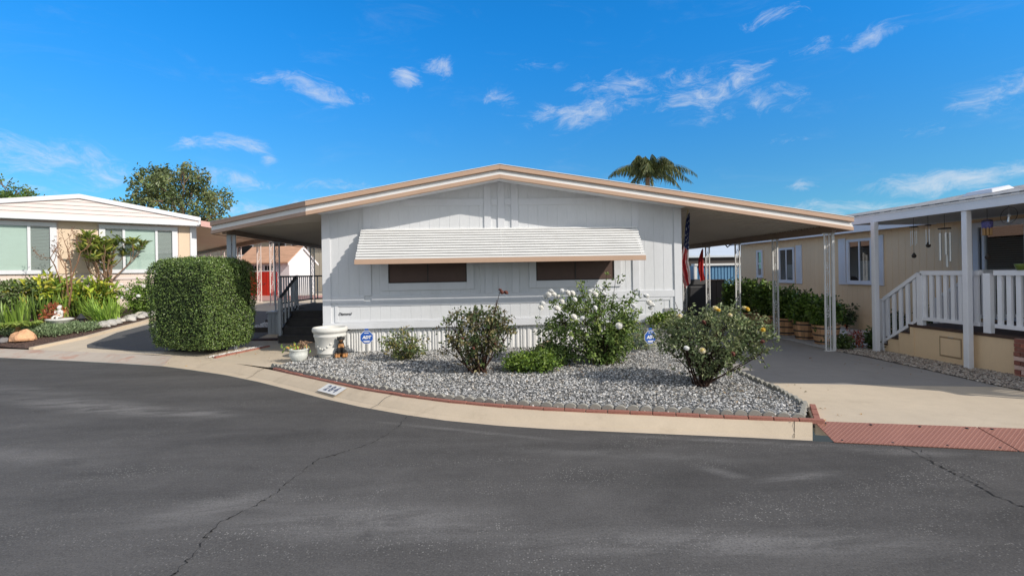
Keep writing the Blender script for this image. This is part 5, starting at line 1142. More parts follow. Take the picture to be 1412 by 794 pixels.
for s0, s1 in ((SRR - .15, SP), (SP, SLL + .1)): mb.hexa([LP(s, d, zg(s) + q) for q in (.021, .04) for d in (-.05, 14) for s in (s0, s1)])
mb.build('roof', ROOF_W, lh)
mb = MB(); lbox(mb, SRR, SLL + .09, -.02, .348, ZE + .0, ZE + .02); mb.build('soffit', W_TRIM, lh)
mb = MB(); lbox(mb, 4.87, 5.07, .30, .349, .4, ZE); mb.build('corner_board', W_TRIM, lh)
mb = MB(); lbox(mb, -1.6, 5.06, .32, .349, 1.72, 1.78); lbox(mb, -1.6, 5.06, .32, .349, 1.3, 1.34); mb.build('belt_trim', PINKG, lh)
for s0, s1, ms, dark in ((-1.2, 1.10, (.62,), ((.66, 1.1),)), (2.46, 4.32, (2.95, 3.86), ((2.46, 2.93), (3.89, 4.32)))):
    z0, z1 = 2.05, 3.42; mb = MB(); w = .16
    for a, b, c, d_ in ((s0 - w, s0, z0 - w + .04, z1 + .12), (s1, s1 + w, z0 - w + .04, z1 + .12), (s0, s1, z0 - w + .04, z0), (s0, s1, z1, z1 + .12)): lbox(mb, a, b, .28, .349, c, d_)
    wo = mb.build('window', W_TRIM, lh)
    for m_ in ms: mb = MB(); lbox(mb, m_ - .035, m_ + .035, .29, .33, z0, z1); mb.build('mullion', W_TRIM, wo)
    mb = MB(); mb.quad(LP(s0, .318, z0), LP(s1, .318, z0), LP(s1, .318, z1), LP(s0, .318, z1)); mb.build('pane', GLASS, wo)
    mb = MB(); z = z0
    cur = [s0] + [x for d_ in dark for x in d_] + [s1]; light = []
    if len(dark) == 1: light = [(s0, dark[0][0])]
    else: light = [(dark[0][1], dark[1][0])]
    for sg_ in light:
        mb = MB(); z = z0 + .005
        while z < z1 - .04: mb.quad(LP(sg_[0], .335, z), LP(sg_[1], .335, z), LP(sg_[1], .341, z + .042), LP(sg_[0], .341, z + .042)); z += .04
        mb.build('blind', BLIND, wo)
    for sg_ in dark:
        mb = MB(); z = z0 + .005
        while z < z1 - .03: mb.quad(LP(sg_[0], .335, z), LP(sg_[1], .335, z), LP(sg_[1], .343, z + .036), LP(sg_[0], .343, z + .036)); z += .045
        mb.build('dark_blind', BLINDD, wo)
# its carport
lc = thing('neighbour_carport', 'tan ceilinged carport with pink trim between the peach house and the hedge', 'carport', LP(6.5, 1, .6))
mb = MB(); mb.hexa([LP(s, d, z + q) for q in (0, .03) for d in (-.25, 16) for s, z in ((5.11, 3.62), (7.75, 3.27))]); mb.build('roof', TAN_UN, lc)
mb = MB(); mb.hexa([LP(s, d, z + q) for q in (-.05, .15) for d in (-.30, -.251) for s, z in ((5.11, 3.62), (7.8, 3.27))]); mb.build('fascia', PINKF, lc)
mb = MB(); lbox(mb, 7.5, 7.62, -.25, 15.9, 3.14, 3.285); mb.build('beam', BEAM, lc)
for d in (0., 1.75, 4.9, 8.2, 11.6, 15):
    mb = MB(); g = H(*LP(7.56, d, 0)[:2])
    for q in (-.07, .07): lbox(mb, 7.56 + q - .02, 7.56 + q + .02, d - .02, d + .02, g, 3.14)
    lbox(mb, 7.45, 7.67, d - .04, d + .04, g - .02, g + .02)
    po = mb.build('post', M('pink_white_post', (.60, .48, .44), .5, .15, 6), lc); mb = MB(); mb.tube([LP(7.56, d, g + .05), LP(7.56, d, 3.1)], .006, 5)
    for zc in np.linspace(g + .3, 2.9, 5):
        c = LP(7.56, d, zc); P = [(c[0] + LE[0] * .05 * math.sin(a), c[1] + LE[1] * .05 * math.sin(a), zc + .14 * math.cos(a / 2)) for a in np.linspace(0, 2 * math.pi, 13)]; mb.tube(P, .008, 5)
    mb.build('scrollwork', W_POST, po)
# red-doored shed
SC = np.array((-10.04, 27.7)); SF = np.array((-.95, .31)); SG = np.array((.31, .95))
def SPt(a, b, z): q = SC + SF * a + SG * b; return (q[0], q[1], z)
sh = thing('garden_shed', 'white garden shed with bright red double doors and orange shingle roof', 'shed', SPt(1.5, 1, .68))
mb = MB(); gz = .62
mb.quad(SPt(0, 0, gz), SPt(0, 0, 2.57), SPt(3.2, 0, 2.57), SPt(3.2, 0, gz)); mb.quad(SPt(0, 0, gz), SPt(0, 2.2, gz), SPt(0, 2.2, 2.57), SPt(0, 1.1, 3.35), SPt(0, 0, 2.57)); mb.quad(SPt(3.2, 0, gz), SPt(3.2, 0, 2.57), SPt(3.2, 1.1, 3.35), SPt(3.2, 2.2, 2.57), SPt(3.2, 2.2, gz)); mb.quad(SPt(0, 2.2, gz), SPt(3.2, 2.2, gz), SPt(3.2, 2.2, 2.57), SPt(0, 2.2, 2.57)); mb.build('wall', SHEDW, sh)
mb = MB()
for b0, z0, b1, z1 in ((-.2, 2.43, 1.1, 3.36), (1.1, 3.36, 2.4, 2.43)): mb.hexa([SPt(a, b, z + q) for q in (0, .06) for b, z in ((b0, z0), (b1, z1)) for a in (-.06, 3.3)])
mb.build('roof', SHEDROOF, sh)
mb = MB()
for b0, z0, b1, z1 in ((-.2, 2.36, 1.1, 3.29), (1.1, 3.29, 2.4, 2.36)): mb.hexa([SPt(a, b, z + q) for q in (-.05, .069) for b, z in ((b0, z0), (b1, z1)) for a in (-.1, -.061)])
lb_ = mb; mb.build('rake_trim', SHEDW, sh); mb = MB(); mb.hexa([SPt(a, b, z) for z in (2.1, 2.13) for b in (0.1, 2.1) for a in (-.012, -.001)]); mb.build('belt_trim', SHEDW, sh)
for a0 in (.75, 1.6):
    mb = MB(); mb.hexa([SPt(a, b, z) for z in (.68, 2.0) for b in (-.03, -.001) for a in (a0, a0 + .83)]); 
    for k in range(1, 4): mb.hexa([SPt(a0 + k * .2 + a, b, z) for z in (.7, 1.98) for b in (-.04, -.031) for a in (0, .02)])
    do = mb.build('door', RED, sh)
    mb = MB(); mb.hexa([SPt(a, b, z) for z in (2.01, 2.38) for b in (-.035, -.001) for a in (a0 + .01, a0 + .81)]); tw_ = mb.build('transom_window', W_TRIM, do)
    mb = MB()
    for k in range(4): mb.quad(*[SPt(a0 + .06 + k * .18 + a, -.037, z) for a, z in ((0, 2.07), (0, 2.32), (.15, 2.32), (.15, 2.07))])
    mb.build('pane', DARKIN, tw_)
    mb = MB(); c = SPt(a0 + (.08 if a0 > 1 else .75), -.05, 1.35); mb.ball(c, .03, 8, 6); mb.build('handle', BLACKM, do)
# long beige building behind and a smaller roofed one
bk = thing('mobile_home', 'long beige mobile home far behind the red doored shed', 'mobile home', (-18, 38, .7)); mb = MB(); gwall(mb, (-32, 43), (.97, -.24), (-.24, -.97), 25.5, .4, 4.5, .4, .03, .02); mb.build('wall', BEIGE, bk)
mb = MB(); mb.hexa([(-32.3, 42.4, 4.5), (-7, 36.2, 4.5), (-32, 48, 4.5), (-6, 42, 4.5), (-32.3, 42.4, 4.75), (-7, 36.2, 4.75), (-32, 48, 5.6), (-6, 42, 5.6)]); mb.build('roof', SHEDROOF, bk)
def bwin(s, z0, z1, w):
    e = np.array((.97, -.24)); n = np.array((-.24, -.97)); f = lambda a, d, z: (-32 + e[0] * a + n[0] * d, 43 + e[1] * a + n[1] * d, z)
    mb = MB(); mb.hexa([f(a, d, z) for z in (z0, z1) for d in (.001, .06) for a in (s, s + w)]); wo = mb.build('window', W_TRIM, bk); mb = MB(); mb.quad(*[f(a, .063, z) for a, z in ((s + .1, z0 + .1), (s + w - .1, z0 + .1), (s + w - .1, z1 - .1), (s + .1, z1 - .1))]); mb.build('pane', DARKIN, wo)
for s, z0, z1, w in ((14.2, 3.3, 4.2, 1.5), (17.0, 3.5, 4.4, 1.4), (18.8, 3.5, 4.4, 1.4), (21.6, 3.1, 4.0, 1.6)): bwin(s, z0, z1, w)
b2_ = thing('garden_shed', 'small tan shed with brown roof right of the white shed', 'shed', (-7.2, 31, .66)); mb = MB(); mb.box(-8.6, -5.6, 31, 33, .5, 2.9); mb.build('wall', BEIGE, b2_); mb = MB(); mb.hexa([(-8.9, 30.7, 2.9), (-5.3, 30.7, 2.9), (-8.9, 33.3, 2.9), (-5.3, 33.3, 2.9), (-8.9, 31.9, 3.6), (-5.3, 31.9, 3.6), (-8.9, 32.1, 3.6), (-5.3, 32.1, 3.6)]); mb.build('roof', SHEDROOF, b2_)

# ------------------------------------------------------------------ garden of the peach house
def blades(name, label, cat, base, n, L0, L1, w, P, seed, lean=.5, r0=.12, droop=.5, group=None, mat=None, squash=1.):
    r = np.random.default_rng(seed); t = thing(name, label, cat, base, group); mb = MB()
    for i in range(n):
        a = r.uniform(0, 6.283); L = r.uniform(L0, L1); ln = abs(r.normal(lean, lean * .45)); b = np.array(base) + np.array([math.cos(a + 1) * r0 * r.random(), math.sin(a + 1) * r0 * r.random(), 0])
        h = np.array([math.cos(a), math.sin(a), 0]); s = np.array([-math.sin(a), math.cos(a), 0]); V = []; m = 6
        for k in range(m + 1):
            u = k / m; p = b + h * L * (ln * u + droop * ln * u * u * .6) + np.array([0, 0, L * (u * math.sqrt(max(.05, 1 - min(.95, ln * ln))) - droop * ln * u * u * .5)]); ww = w * (math.sin(math.pi * min(1, .18 + u * .82)) ** .7 + .02) * .5
            V += [p - s * ww, p + s * ww + np.array([0, 0, ww * .3])]
        c = np.array(P[r.integers(len(P))]) * r.uniform(.7, 1.3); mb.add(V, [(2 * k, 2 * k + 1, 2 * k + 3, 2 * k + 2) for k in range(m)], c)
    mb.build('leaves', mat or LEAF, t); return t
YG = [(.20, .25, .03), (.14, .20, .025), (.27, .28, .035), (.09, .15, .025), (.20, .19, .035)]
GG = [(.12, .19, .03), (.09, .15, .03), (.16, .24, .05), (.06, .10, .02)]
def gp3(x, y): return (x, y, H(x, y) + .04)
blades('strap_leaf_clump', 'tall green iris clump at the left edge of the frame', 'plant', gp3(-12.3, 14.2), 60, .6, 1.0, .045, GG, 1, .18, .35, .3, 'iris clumps'); blades('strap_leaf_clump', 'tall iris clump behind the small palm', 'plant', gp3(-12.35, 15.3), 70, .55, .9, .04, GG, 2, .2, .5, .3, 'iris clumps'); blades('strap_leaf_clump', 'bright green arching strap leaf clump right of the bare tree', 'plant', gp3(-10.75, 15.35), 150, .6, .95, .03, [(.15, .24, .04), (.11, .19, .03), (.2, .3, .06)], 3, .42, .35, .5); blades('strap_leaf_clump', 'iris clump left of the bare tree, furthest back', 'plant', gp3(-12.0, 15.9), 50, .5, .85, .04, GG, 4, .22, .4, .3, 'iris clumps')
bush('broadleaf_clump', 'yellow green broad leaf clump under the left window, left of the bare trunk', 'plant', gp3(-12.95, 16.2), (-12.9, 16.15, H(-12.9, 16.2) + .72), (.58, .5, .36), 14, 150, .26, YG, 5, .3, cr=.014, per=5, gap=-.5, clr=.12, low=.3, group='yellow green clumps', wr=.3)
bush('broadleaf_clump', 'yellow green broad leaf clump right of the bare trunk, below the frangipani', 'plant', gp3(-11.95, 16.5), (-11.9, 16.4, H(-11.9, 16.5) + .6), (.72, .5, .34), 14, 190, .26, YG, 6, .3, cr=.014, per=5, gap=-.5, clr=.12, low=.3, group='yellow green clumps', wr=.3)
# small palm
t = thing('small_palm', 'small young fan shaped palm in the mulch', 'palm', gp3(-11.75, 13.75)); g = gp3(-11.75, 13.75); mb = MB(); mb.col = (2.5, 2.2, 1.4); mb.tube([g, (g[0], g[1], g[2] + .25)], [.07, .05], 8); mb.build('trunk', BARK, t)
def frond(mb, base, dirn, L, droop, nl, ll, w, cols, r, hang=.5):
    d = np.array(dirn, float); h = np.array([d[0], d[1], 0]); s = unit(np.cross(d, [0, 0, 1.])); P = []; pts = []
    for k in range(9): u = k / 8; pts.append(np.array(base) + d * L * u - np.array([0, 0, 1]) * droop * L * u * u)
    for k in range(nl):
        u = .12 + .88 * k / nl; i = min(7, int(u * 8)); p = pts[i] + (pts[i + 1] - pts[i]) * (u * 8 - i); tg = unit(pts[i + 1] - pts[i])
        for sg in (-1, 1): P.append((p, unit(s * sg * .8 + tg * .6 + np.array([0, 0, -hang + r.uniform(-.25, .25)]))))
    n = len(P); mb.leaves([q[0] for q in P], [q[1] for q in P], unit(r.normal(size=(n, 3)) * .3 + np.array([0, 0, 1.])), ll * r.uniform(.8, 1.15, n) * np.array([max(.35, math.sin(math.pi * min(.97, .2 + .75 * (k // 2) / nl))) for k in range(n)]), w, pal(r, cols, n), .2, .3)
    return pts
r = np.random.default_rng(31); mb = MB()
for i in range(10):
    a = i * 2 * math.pi / 10 + r.uniform(-.2, .2); frond(mb, (g[0], g[1], g[2] + .25), (math.cos(a) * .8, math.sin(a) * .8, .55), .6, .35, 16, .22, .03, [(.16, .22, .05), (.12, .18, .04), (.22, .27, .07)], r, .1)
mb.build('fronds', LEAF, t)
bush('red_plant', 'small reddish leaved plant beside the white statue', 'plant', gp3(-11.65, 14.7), (-11.65, 14.7, H(-11.65, 14.7) + .4), (.25, .22, .28), 9, 90, .08, [(.28, .07, .04), (.2, .06, .04), (.3, .14, .05)], 90, .06, cr=.006, gap=-.4, wr=.35)
bush('flowering_shrub', 'dense green shrub with white blooms at the right end of the garden bed', 'shrub', gp3(-10.45, 16.6), (-10.55, 16.6, H(-10.5, 16.6) + .62), (.55, .5, .55), 12, 620, .07, [(.10, .17, .03), (.07, .12, .025), (.14, .22, .04)], 91, .15, gap=-.3)
put_flowers(bpy.data.objects['flowering_shrub'], rw, [(-10.75, 16.05, 1.55), (-10.55, 16.0, 1.4), (-10.3, 16.1, 1.2), (-10.7, 16.0, 1.15), (-10.2, 16.2, 1.5)], 2, 1., 1.4)
bush('back_shrub', 'grey green hydrangea shrub below the large left window', 'shrub', gp3(-13.4, 15.85), (-13.4, 15.85, H(-13.4, 15.8) + .65), (.9, .5, .42), 12, 520, .09, [(.09, .13, .05), (.06, .1, .03), (.13, .16, .08)], 92, .3, gap=-.25)
# juniper ground cover: uncountable
lb = MB(); n = 9000; r = np.random.default_rng(33); P = []
JP = [(-13.6, 14.35), (-12.6, 13.95), (-11.6, 13.65), (-10.8, 13.65), (-10.3, 14.3), (-10.35, 14.9), (-11.2, 14.5), (-12.4, 14.7), (-13.5, 15.0)]
while len(P) < n:
    q = (r.uniform(-13.6, -10.2), r.uniform(13.4, 14.9))
    if inside(q, JP):
        e = min(1, min(math.hypot(q[0] - b[0], q[1] - b[1]) for b in densify(JP, .15)) / .25); P.append((q[0], q[1], H(*q) + .03 + e ** .5 * (.2 + .08 * noise.noise(Vector((q[0] * 3, q[1] * 3, 0)))) * r.uniform(.5, 1)))
lb.leaves(P, unit(r.normal(size=(n, 3)) + np.array([0, 0, .8])), unit(r.normal(size=(n, 3))), r.uniform(.05, .1, n), .022, pal(r, [(.13, .18, .10), (.10, .15, .08), (.17, .22, .13), (.07, .1, .05)], n), .1, .1)
o = lb.build('ground_cover', LEAF, kind='stuff'); tag(o, 'grey green juniper ground cover behind the mulch strip', 'ground cover')
# bare twiggy tree and frangipani
def limb(mb, p, d, L, rad, depth, r, tips, spread=.6, up=.15, nb=2, shrink=.72):
    p = np.array(p, float); d = unit(np.array(d, float)); pts = [p]
    for k in range(4): d = unit(d + r.normal(size=3) * .10 + np.array([0, 0, up * .2])); pts.append(pts[-1] + d * L / 4)
    mb.tube([tuple(q) for q in pts], [rad * (1 - .3 * k / 4) for k in range(5)], 6 if rad > .03 else 4, False)
    if depth == 0: tips.append((pts[-1], d)); return
    for k in range(nb + (r.random() < .4)): limb(mb, pts[-1] if k < nb else pts[2], unit(d + r.normal(size=3) * spread + np.array([0, 0, up])), L * shrink * r.uniform(.8, 1.2), rad * .65, depth - 1, r, tips, spread, up, nb, shrink)
t = thing('bare_tree', 'slender bare twiggy tree in the peach house garden', 'tree', gp3(-12.15, 15.75)); g = gp3(-12.15, 15.75); mb = MB(); mb.col = (1.7, 1.3, 1.1); r = np.random.default_rng(41); tips = []
for k in range(3): limb(mb, (g[0] + .05 * k - .05, g[1], g[2] - .05), (r.uniform(-.12, .06), r.uniform(-.1, .1), 1), .85, .03, 1, r, tips, .18, .5, 1, .9)
for p, d in list(tips): limb(mb, p, d + np.array([-.12, 0, .4]), .32, .016, 4, r, tips, .55, .25, 2, .72)
mb.build('trunk', BARK, t)
lb = MB(); T = [q[0] for q in tips]; n = len(T); lb.leaves(T, unit(r.normal(size=(n, 3))), unit(r.normal(size=(n, 3))), .05, .03, pal(r, [(.12, .07, .05), (.09, .06, .04)], n)); lb.build('dry_leaves', LEAF, t)
t = thing('frangipani_tree', 'frangipani with bare grey limbs and leaf rosettes before the right window', 'tree', gp3(-12.1, 17.5)); g = gp3(-12.1, 17.5); mb = MB(); mb.col = (1.5, 1.35, 1.2); r = np.random.default_rng(44); tips = []
for k in range(5): limb(mb, (g[0], g[1], g[2] - .05), (r.uniform(-.3, .35), r.uniform(-.3, .2), 1), .95, .036, 3, r, tips, .42, .45, 2, .66)
mb.build('trunk', BARK, t); lb = MB(); LPp = []; LA = []
for p, d in tips:
    for k in range(9): a = 2 * math.pi * k / 9 + r.uniform(-.3, .3); LPp.append(p); LA.append(unit(d * .7 + np.array([math.cos(a), math.sin(a), r.uniform(-.1, .9)])))
n = len(LPp); lb.leaves(LPp, LA, unit(np.tile(np.array([0, 0, 1.]), (n, 1)) + r.normal(size=(n, 3)) * .2), r.uniform(.2, .36, n), .085, pal(r, [(.20, .24, .05), (.15, .21, .04), (.28, .29, .06), (.10, .15, .04)], n), .2, .2); lb.build('foliage', LEAFG, t)
# statue on urn, lantern, rocks
sxy = (-11.42, 14.62); g = gp3(*sxy)
u = MB(); u.lathe([(0, 0), (.16, 0), (.15, .04), (.2, .08), (.27, .2), (.30, .22), (.30, .25), (.26, .26), (0, .25)], 22, g, lambda a, z: 1 + .03 * math.cos(10 * a)); ur = u.build('garden_urn', CONC_P, at=g, smooth=True); tag(ur, 'low white fluted urn carrying the white statue', 'urn')
mb = MB(); z = g[2] + .26
for c, rr in (((0, 0, .1), (.1, .09, .1)), ((0, 0, .21), (.08, .07, .1)), ((.01, -.02, .36), (.065, .065, .075)), ((-.06, -.09, .08), (.04, .11, .04)), ((.06, -.1, .06), (.04, .11, .04)), ((-.1, -.03, .2), (.03, .06, .08)), ((.1, -.03, .2), (.03, .06, .08)), ((-.07, -.2, .03), (.035, .045, .04)), ((.07, -.2, .03), (.035, .045, .04)), ((.0, -.085, .35), (.014, .016, .014)), ((0, .02, .41), (.06, .06, .04))): mb.ball((sxy[0] + c[0], sxy[1] + c[1], z + c[2]), rr, 12, 8)
o = mb.build('garden_statue', CONC_P, at=(sxy[0], sxy[1], z), smooth=True); o.scale = (.8, .8, .8); q = o.modifiers.new('fuse', 'REMESH'); q.mode = 'VOXEL'; q.voxel_size = .012; q.use_smooth_shade = True; tag(o, 'white seated child garden statue on the fluted urn', 'statue')
g = gp3(-10.85, 14.6); t = thing('garden_lantern', 'small black garden lantern in front of the strap leaf clump', 'lantern', g); mb = MB(); mb.lathe([(0, 0), (.07, 0), (.06, .03), (.055, .24), (.06, .25), (0, .25)], 10, g); mb.build('body', BLACKM, t); mb = MB(); mb.lathe([(.05, .25), (.12, .27), (.05, .36), (.015, .4), (0, .41)], 10, g); mb.build('roof', BLACKM, t)
rock('boulder', (-11.3, 13.38, H(-11.3, 13.38) + .1), (.27, .2, .2), (1, 1, 1), 'large orange boulder at the front of the ground cover', 'boulder', 11, TERRA)
for i, (x, y, s) in enumerate([(-12.15, 13.35, .13), (-11.95, 13.3, .1), (-11.72, 13.3, .12), (-12.35, 13.5, .11)]): rock('stone', (x, y, H(x, y) + .06), (s * 1.2, s, s * .7), (.2, .19, .19), 'dark grey stone in front of the ground cover, left of the orange boulder', 'stone', 20 + i, None, 'dark stones left of the orange boulder')
rr = random.Random(8)
for i in range(22):
    f = i / 21; x = -10.35 + .2 * f + rr.uniform(-.08, .08) - (.26 if i % 2 else 0); y = 14.75 + 2.3 * f; s = rr.uniform(.08, .14)
    rock('river_rock', (x, y, H(x, y) + .08), (s * 1.3, s, s * .85), rr.choice([(.55, .52, .48), (.46, .44, .41), (.6, .56, .5), (.4, .38, .36)]), 'pale rounded river rock edging the garden bed by the side driveway', 'rock', 40 + i, None, 'pale rocks edging the garden bed')

# ------------------------------------------------------------------ trees and palms behind
def tree(name, label, base, th_, ctr, rad, depth, nleaf, ls, P, seed, trunk=.25, gap=-.05):
    r = np.random.default_rng(seed); t = thing(name, label, 'tree', base); mb = MB(); tips = []; base = np.array(base, float); ctr = np.array(ctr, float); rad = np.array(rad, float)
    top = base + np.array([0, 0, th_]); mb.tube([tuple(base - np.array([0, 0, .2])), tuple((base + top) / 2 + r.normal(size=3) * .08), tuple(top)], [trunk, trunk * .8, trunk * .65], 9)
    for k in range(7):
        a = 2 * math.pi * k / 7 + r.uniform(-.3, .3); e = ctr + rad * np.array([math.cos(a) * .6, math.sin(a) * .6, r.uniform(-.3, .7)]); L = np.linalg.norm(e - top)
        limb(mb, top, e - top, L * .55, trunk * .4, depth, r, tips, .5, .1, 2, .68)
    mb.build('trunk', BARK, t)
    C = [q[0] for q in tips]
    while len(C) < nleaf // 14:
        d = unit(r.normal(size=3)); p = ctr + rad * d * r.uniform(.3, 1.) ** .6
        if noise.noise(Vector(p * (2.6 / rad[0]) + seed)) > gap + r.uniform(-.1, .1): C.append(p)
    C = np.array(C); per = 14; n = len(C) * per; CC = np.repeat(C, per, axis=0) + r.normal(size=(n, 3)) * ls * .75
    lb = MB(); L = ls * r.uniform(.6, 1.3, n); lb.leaves(CC, unit(r.normal(size=(n, 3)) + np.array([0, 0, -.1])), unit(r.normal(size=(n, 3)) + np.array([0, 0, .6])), L, L * .5, np.repeat(pal(r, P, len(C)), per, axis=0), .2, .15); lb.build('crown', LEAF, t); return t
OL = [(.075, .105, .04), (.105, .13, .055), (.05, .075, .028), (.12, .13, .06), (.07, .095, .042)]
tree('broadleaf_tree', 'round airy broadleaf tree rising behind the peach house', (-23.8, 42, .6), 4.4, (-23.8, 42, 7.3), (4.0, 4.0, 3.7), 3, 10500, .26, OL, 51, .3, .04)
tree('broadleaf_tree', 'green tree top at the left edge above the peach roof', (-39.5, 45, .6), 5, (-39.8, 45, 7.5), (3.6, 3.6, 1.8), 3, 11000, .24, [(.06, .11, .02), (.09, .14, .03), (.04, .075, .02)], 52, .3, -.1)
def palm(label, base, hh, nf, L, seed):
    r = np.random.default_rng(seed); t = thing('palm_tree', label, 'palm', base); mb = MB(); mb.col = (1.6, 1.5, 1.3); b = np.array(base); mb.tube([tuple(b + np.array([math.sin(u * 2) * .1, 0, hh * u])) for u in np.linspace(0, 1, 10)], [.22 - .06 * u for u in np.linspace(0, 1, 10)], 10); mb.build('trunk', BARK, t)
    mb = MB(); sm_ = MB(); sm_.col = (.9, 1.2, .5)
    for i in range(nf):
        a = 2 * math.pi * i / nf * 2.4 + r.uniform(-.3, .3); el = 1.47 - .95 * (i / nf); dirn = unit(np.array([math.cos(a) * math.cos(el), math.sin(a) * math.cos(el), math.sin(el)]))
        pts = frond(mb, b + np.array([.1, 0, hh]), dirn, L * r.uniform(.85, 1.1), .72, 40, .95, .03, [(.09, .11, .045), (.065, .085, .035), (.13, .14, .06), (.045, .06, .025)], r, 1.1); sm_.tube([tuple(q) for q in pts], [.03 - .003 * k for k in range(9)], 5)
    mb.build('fronds', LEAF, t); sm_.build('frond_stems', BARK, t)
palm('feathery palm rising behind the ridge of the white house roof', (13.6, 40, .4), 8.75, 24, 5.3, 61)
palm('smaller palm just showing above the carport roof, right of the large palm', (19.6, 46, .3), 7.0, 16, 4.2, 62)

# dry leaves blown under the bushes and along the kerb: uncountable litter
r = np.random.default_rng(77); P = []
for (cx, cy, sp_, n_) in ((-.03, 8.0, .55, 60), (1.9, 8.3, .8, 90), (3.0, 6.7, .6, 60), (.83, 7.9, .5, 40), (-1.4, 9.3, .4, 30), (4.2, 6.8, .4, 8), (-3.2, 9.6, .5, 18), (7.3, 8.2, .6, 40), (3.7, 5.2, .3, 12), (-5.0, 10.7, .4, 20)):
    for k in range(n_):
        x, y = cx + r.normal() * sp_, cy + r.normal() * sp_ * .8
        if y < 10.2 or x < -3.2: P.append((x, y, H(x, y) + (.045 if inside((x, y), BED) else .012)))
P = np.array(P); n = len(P); lb = MB(); lb.leaves(P, unit(r.normal(size=(n, 3)) * np.array([1, 1, .15])), unit(r.normal(size=(n, 3)) * .35 + np.array([0, 0, 1.])), r.uniform(.018, .045, n), .016, pal(r, [(.22, .13, .06), (.15, .09, .05), (.3, .2, .09), (.12, .11, .05)], n), .2, .2)
o = lb.build('leaf_litter', LEAF, kind='stuff'); tag(o, 'small dry leaves scattered under the rose bushes and along the drive', 'leaf litter')

# ------------------------------------------------------------------ light, sky, camera
SUN = Vector((1.45, -1.0, 1.12)).normalized()
l = bpy.data.lights.new('sun', 'SUN'); l.energy = 4.15; l.angle = R(.55); l.color = (1, .925, .82); so = bpy.data.objects.new('sun', l); COL.objects.link(so); so.rotation_euler = SUN.to_track_quat('Z', 'Y').to_euler(); so.location = (20, -10, 20)
w = bpy.data.worlds.new('World'); S.world = w; w.use_nodes = True; t = w.node_tree; t.nodes.clear(); g = G(t)
sky = t.nodes.new('ShaderNodeTexSky'); sky.sky_type = 'NISHITA'; sky.sun_disc = False; sky.sun_elevation = math.asin(SUN.z); sky.sun_rotation = math.atan2(SUN.x, SUN.y); sky.air_density = 1.0; sky.dust_density = .25; sky.ozone_density = 2.0; sky.altitude = 100
co = t.nodes.new('ShaderNodeTexCoord').outputs['Generated']
sp = g.n('ShaderNodeSeparateXYZ', {0: co})
az = g.math('ARCTAN2', sp.outputs[0], sp.outputs[1]); el = g.math('ARCSINE', sp.outputs[2])
ae = g.n('ShaderNodeCombineXYZ', {0: az, 1: el}).outputs[0]
wob = g.n('ShaderNodeVectorMath', {0: g.n('ShaderNodeTexNoise', {'Vector': ae, 'Scale': 9., 'Detail': 3.}).outputs['Color'], 1: (.5, .5, .5)}, operation='SUBTRACT').outputs[0]
aew = g.n('ShaderNodeVectorMath', {0: ae, 1: g.n('ShaderNodeVectorMath', {0: wob, 1: (.09, .05, 0)}, operation='MULTIPLY').outputs[0]}, operation='ADD').outputs[0]
CL = [(-.302, .330, .091, .021, 1.), (-.129, .367, .026, .024, .9), (-.072, .387, .031, .02, .9), (.049, .336, .037, .017, .95), (.191, .302, .11, .028, 1.), (.275, .334, .086, .04, .7), (.419, .313, .09, .045, .8), (.539, .282, .055, .022, .95), (.505, .331, .04, .022, .95), (.695, .351, .045, .018, .9), (.600, .352, .034, .014, .6), (-.424, .226, .06, .018, .9), (-.381, .209, .02, .013, .9), (-.503, .220, .027, .012, .8), (-.677, .169, .13, .035, .8), (.843, .234, .06, .028, .85), (.796, .130, .12, .02, 1.), (.586, .137, .032, .010, .8), (-.435, .167, .08, .024, .7), (-.368, .124, .15, .018, .85), (.122, .389, .064, .014, .6), (.571, .221, .035, .012, .5), (-.257, .159, .07, .013, .7), (.663, .098, .2, .014, .8), (.738, .206, .03, .012, .6), (.55, .41, .06, .012, .5), (.9, .40, .09, .02, .6), (-1.1, .2, .2, .03, .8), (1.25, .25, .25, .04, .8), (2.2, .3, .4, .05, .8), (-2.2, .3, .4, .05, .8), (3.0, .4, .4, .06, .8), (-.75, .13, .1, .012, .9)]
mask = None
for a, e, ra, re, st_ in CL:
    d = g.n('ShaderNodeVectorMath', {0: aew, 1: (a, e, 0)}, operation='SUBTRACT').outputs[0]
    d = g.n('ShaderNodeVectorMath', {0: d, 1: (.68 / ra, .68 / re, 0)}, operation='MULTIPLY').outputs[0]
    q = g.math('MULTIPLY', g.ramp(g.n('ShaderNodeVectorMath', {0: d}, operation='LENGTH').outputs['Value'], 1.05, .0), st_)
    mask = q if mask is None else g.math('MAXIMUM', mask, q)
cn = g.noise(g.mapping(aew, (1., 2.4, 1.), rot=(0, 0, R(-14))), 13., 12, .74, .55)
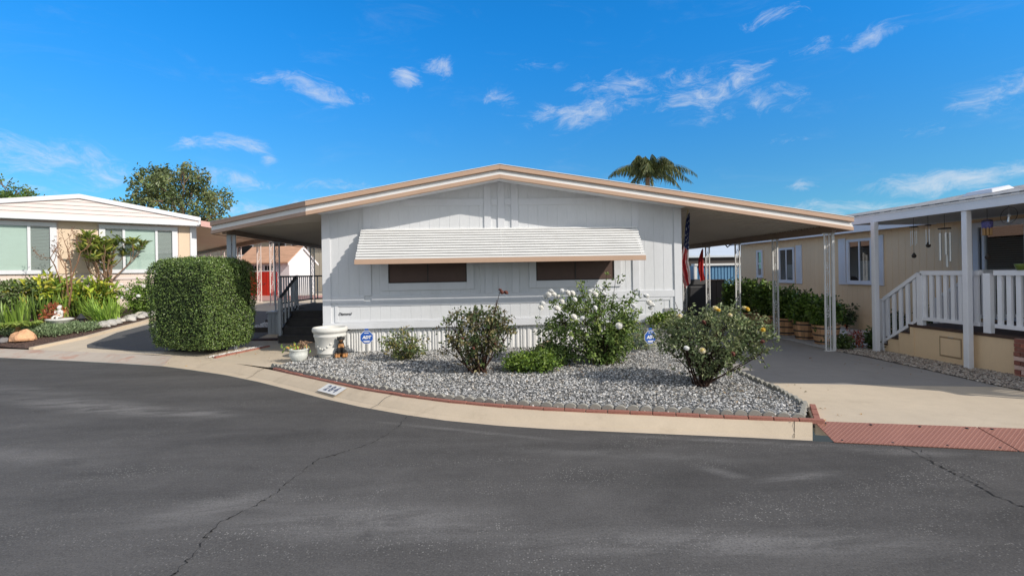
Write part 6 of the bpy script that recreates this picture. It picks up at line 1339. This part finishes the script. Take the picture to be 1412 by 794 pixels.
cf = g.ramp(g.math('ADD', g.math('MULTIPLY', mask, .42), g.math('MULTIPLY', cn, 1.5)), .84, 1.46)
cf = g.math('MULTIPLY', cf, g.ramp(mask, .0, .25))
wisp = g.math('MULTIPLY', g.ramp(g.noise(g.mapping(ae, (1., 3.5, 1.), rot=(0, 0, R(-8))), 5., 9, .7, .6), .52, .8), .10)
cf = g.math('MAXIMUM', cf, wisp)
tint = g.mix(g.ramp(el, .05, .50), (.38, .86, 1.15), (.12, 1.20, 2.05))
# unseen white fill overhead and behind the view, added to lift and neutralise shade
sky_fill = g.math('MAXIMUM', g.ramp(el, .62, 1.0), g.ramp(sp.outputs[1], .46, .05))
sky_fill = g.math('MULTIPLY', sky_fill, g.ramp(g.noise(co, 2.2, 6, .6), .25, .6, .55, 1.))
tint = g.mix(sky_fill, tint, (1.05, 1.1, 1.12))
skyc = g.mix(1., sky.outputs[0], tint, 'MULTIPLY')
c = g.mix(g.math('MULTIPLY', cf, .70), skyc, (7.0, 7.4, 7.9))
c = g.mix(g.math('MULTIPLY', sky_fill, .5), c, (8.6, 8.3, 7.8))
haze = g.math('MULTIPLY', g.ramp(el, .12, .0), .10)
c = g.mix(haze, c, (6.0, 7.0, 8.0))
bgd = g.n('ShaderNodeBackground', {0: c, 1: .11}); out = t.nodes.new('ShaderNodeOutputWorld'); t.links.new(bgd.outputs[0], out.inputs[0])
cam = bpy.data.cameras.new('camera'); cam.sensor_width = 36; cam.lens = 36 * 700 / 1412; cam.shift_y = -21 / 1412; cam.clip_end = 6000; cam.clip_start = .05
cob = bpy.data.objects.new('camera', cam); COL.objects.link(cob)
cob.matrix_world = Matrix.Translation((0, 0, 1.72)) @ Matrix.Rotation(R(-3.76), 4, 'Z') @ Matrix.Rotation(R(90), 4, 'X') @ Matrix.Rotation(-.017, 4, 'Z')
S.camera = cob
S.view_settings.view_transform = 'Standard'; S.view_settings.look = 'None'; S.view_settings.exposure = 0; S.view_settings.gamma = 1
S.cycles.max_bounces = 6; S.cycles.transparent_max_bounces = 12
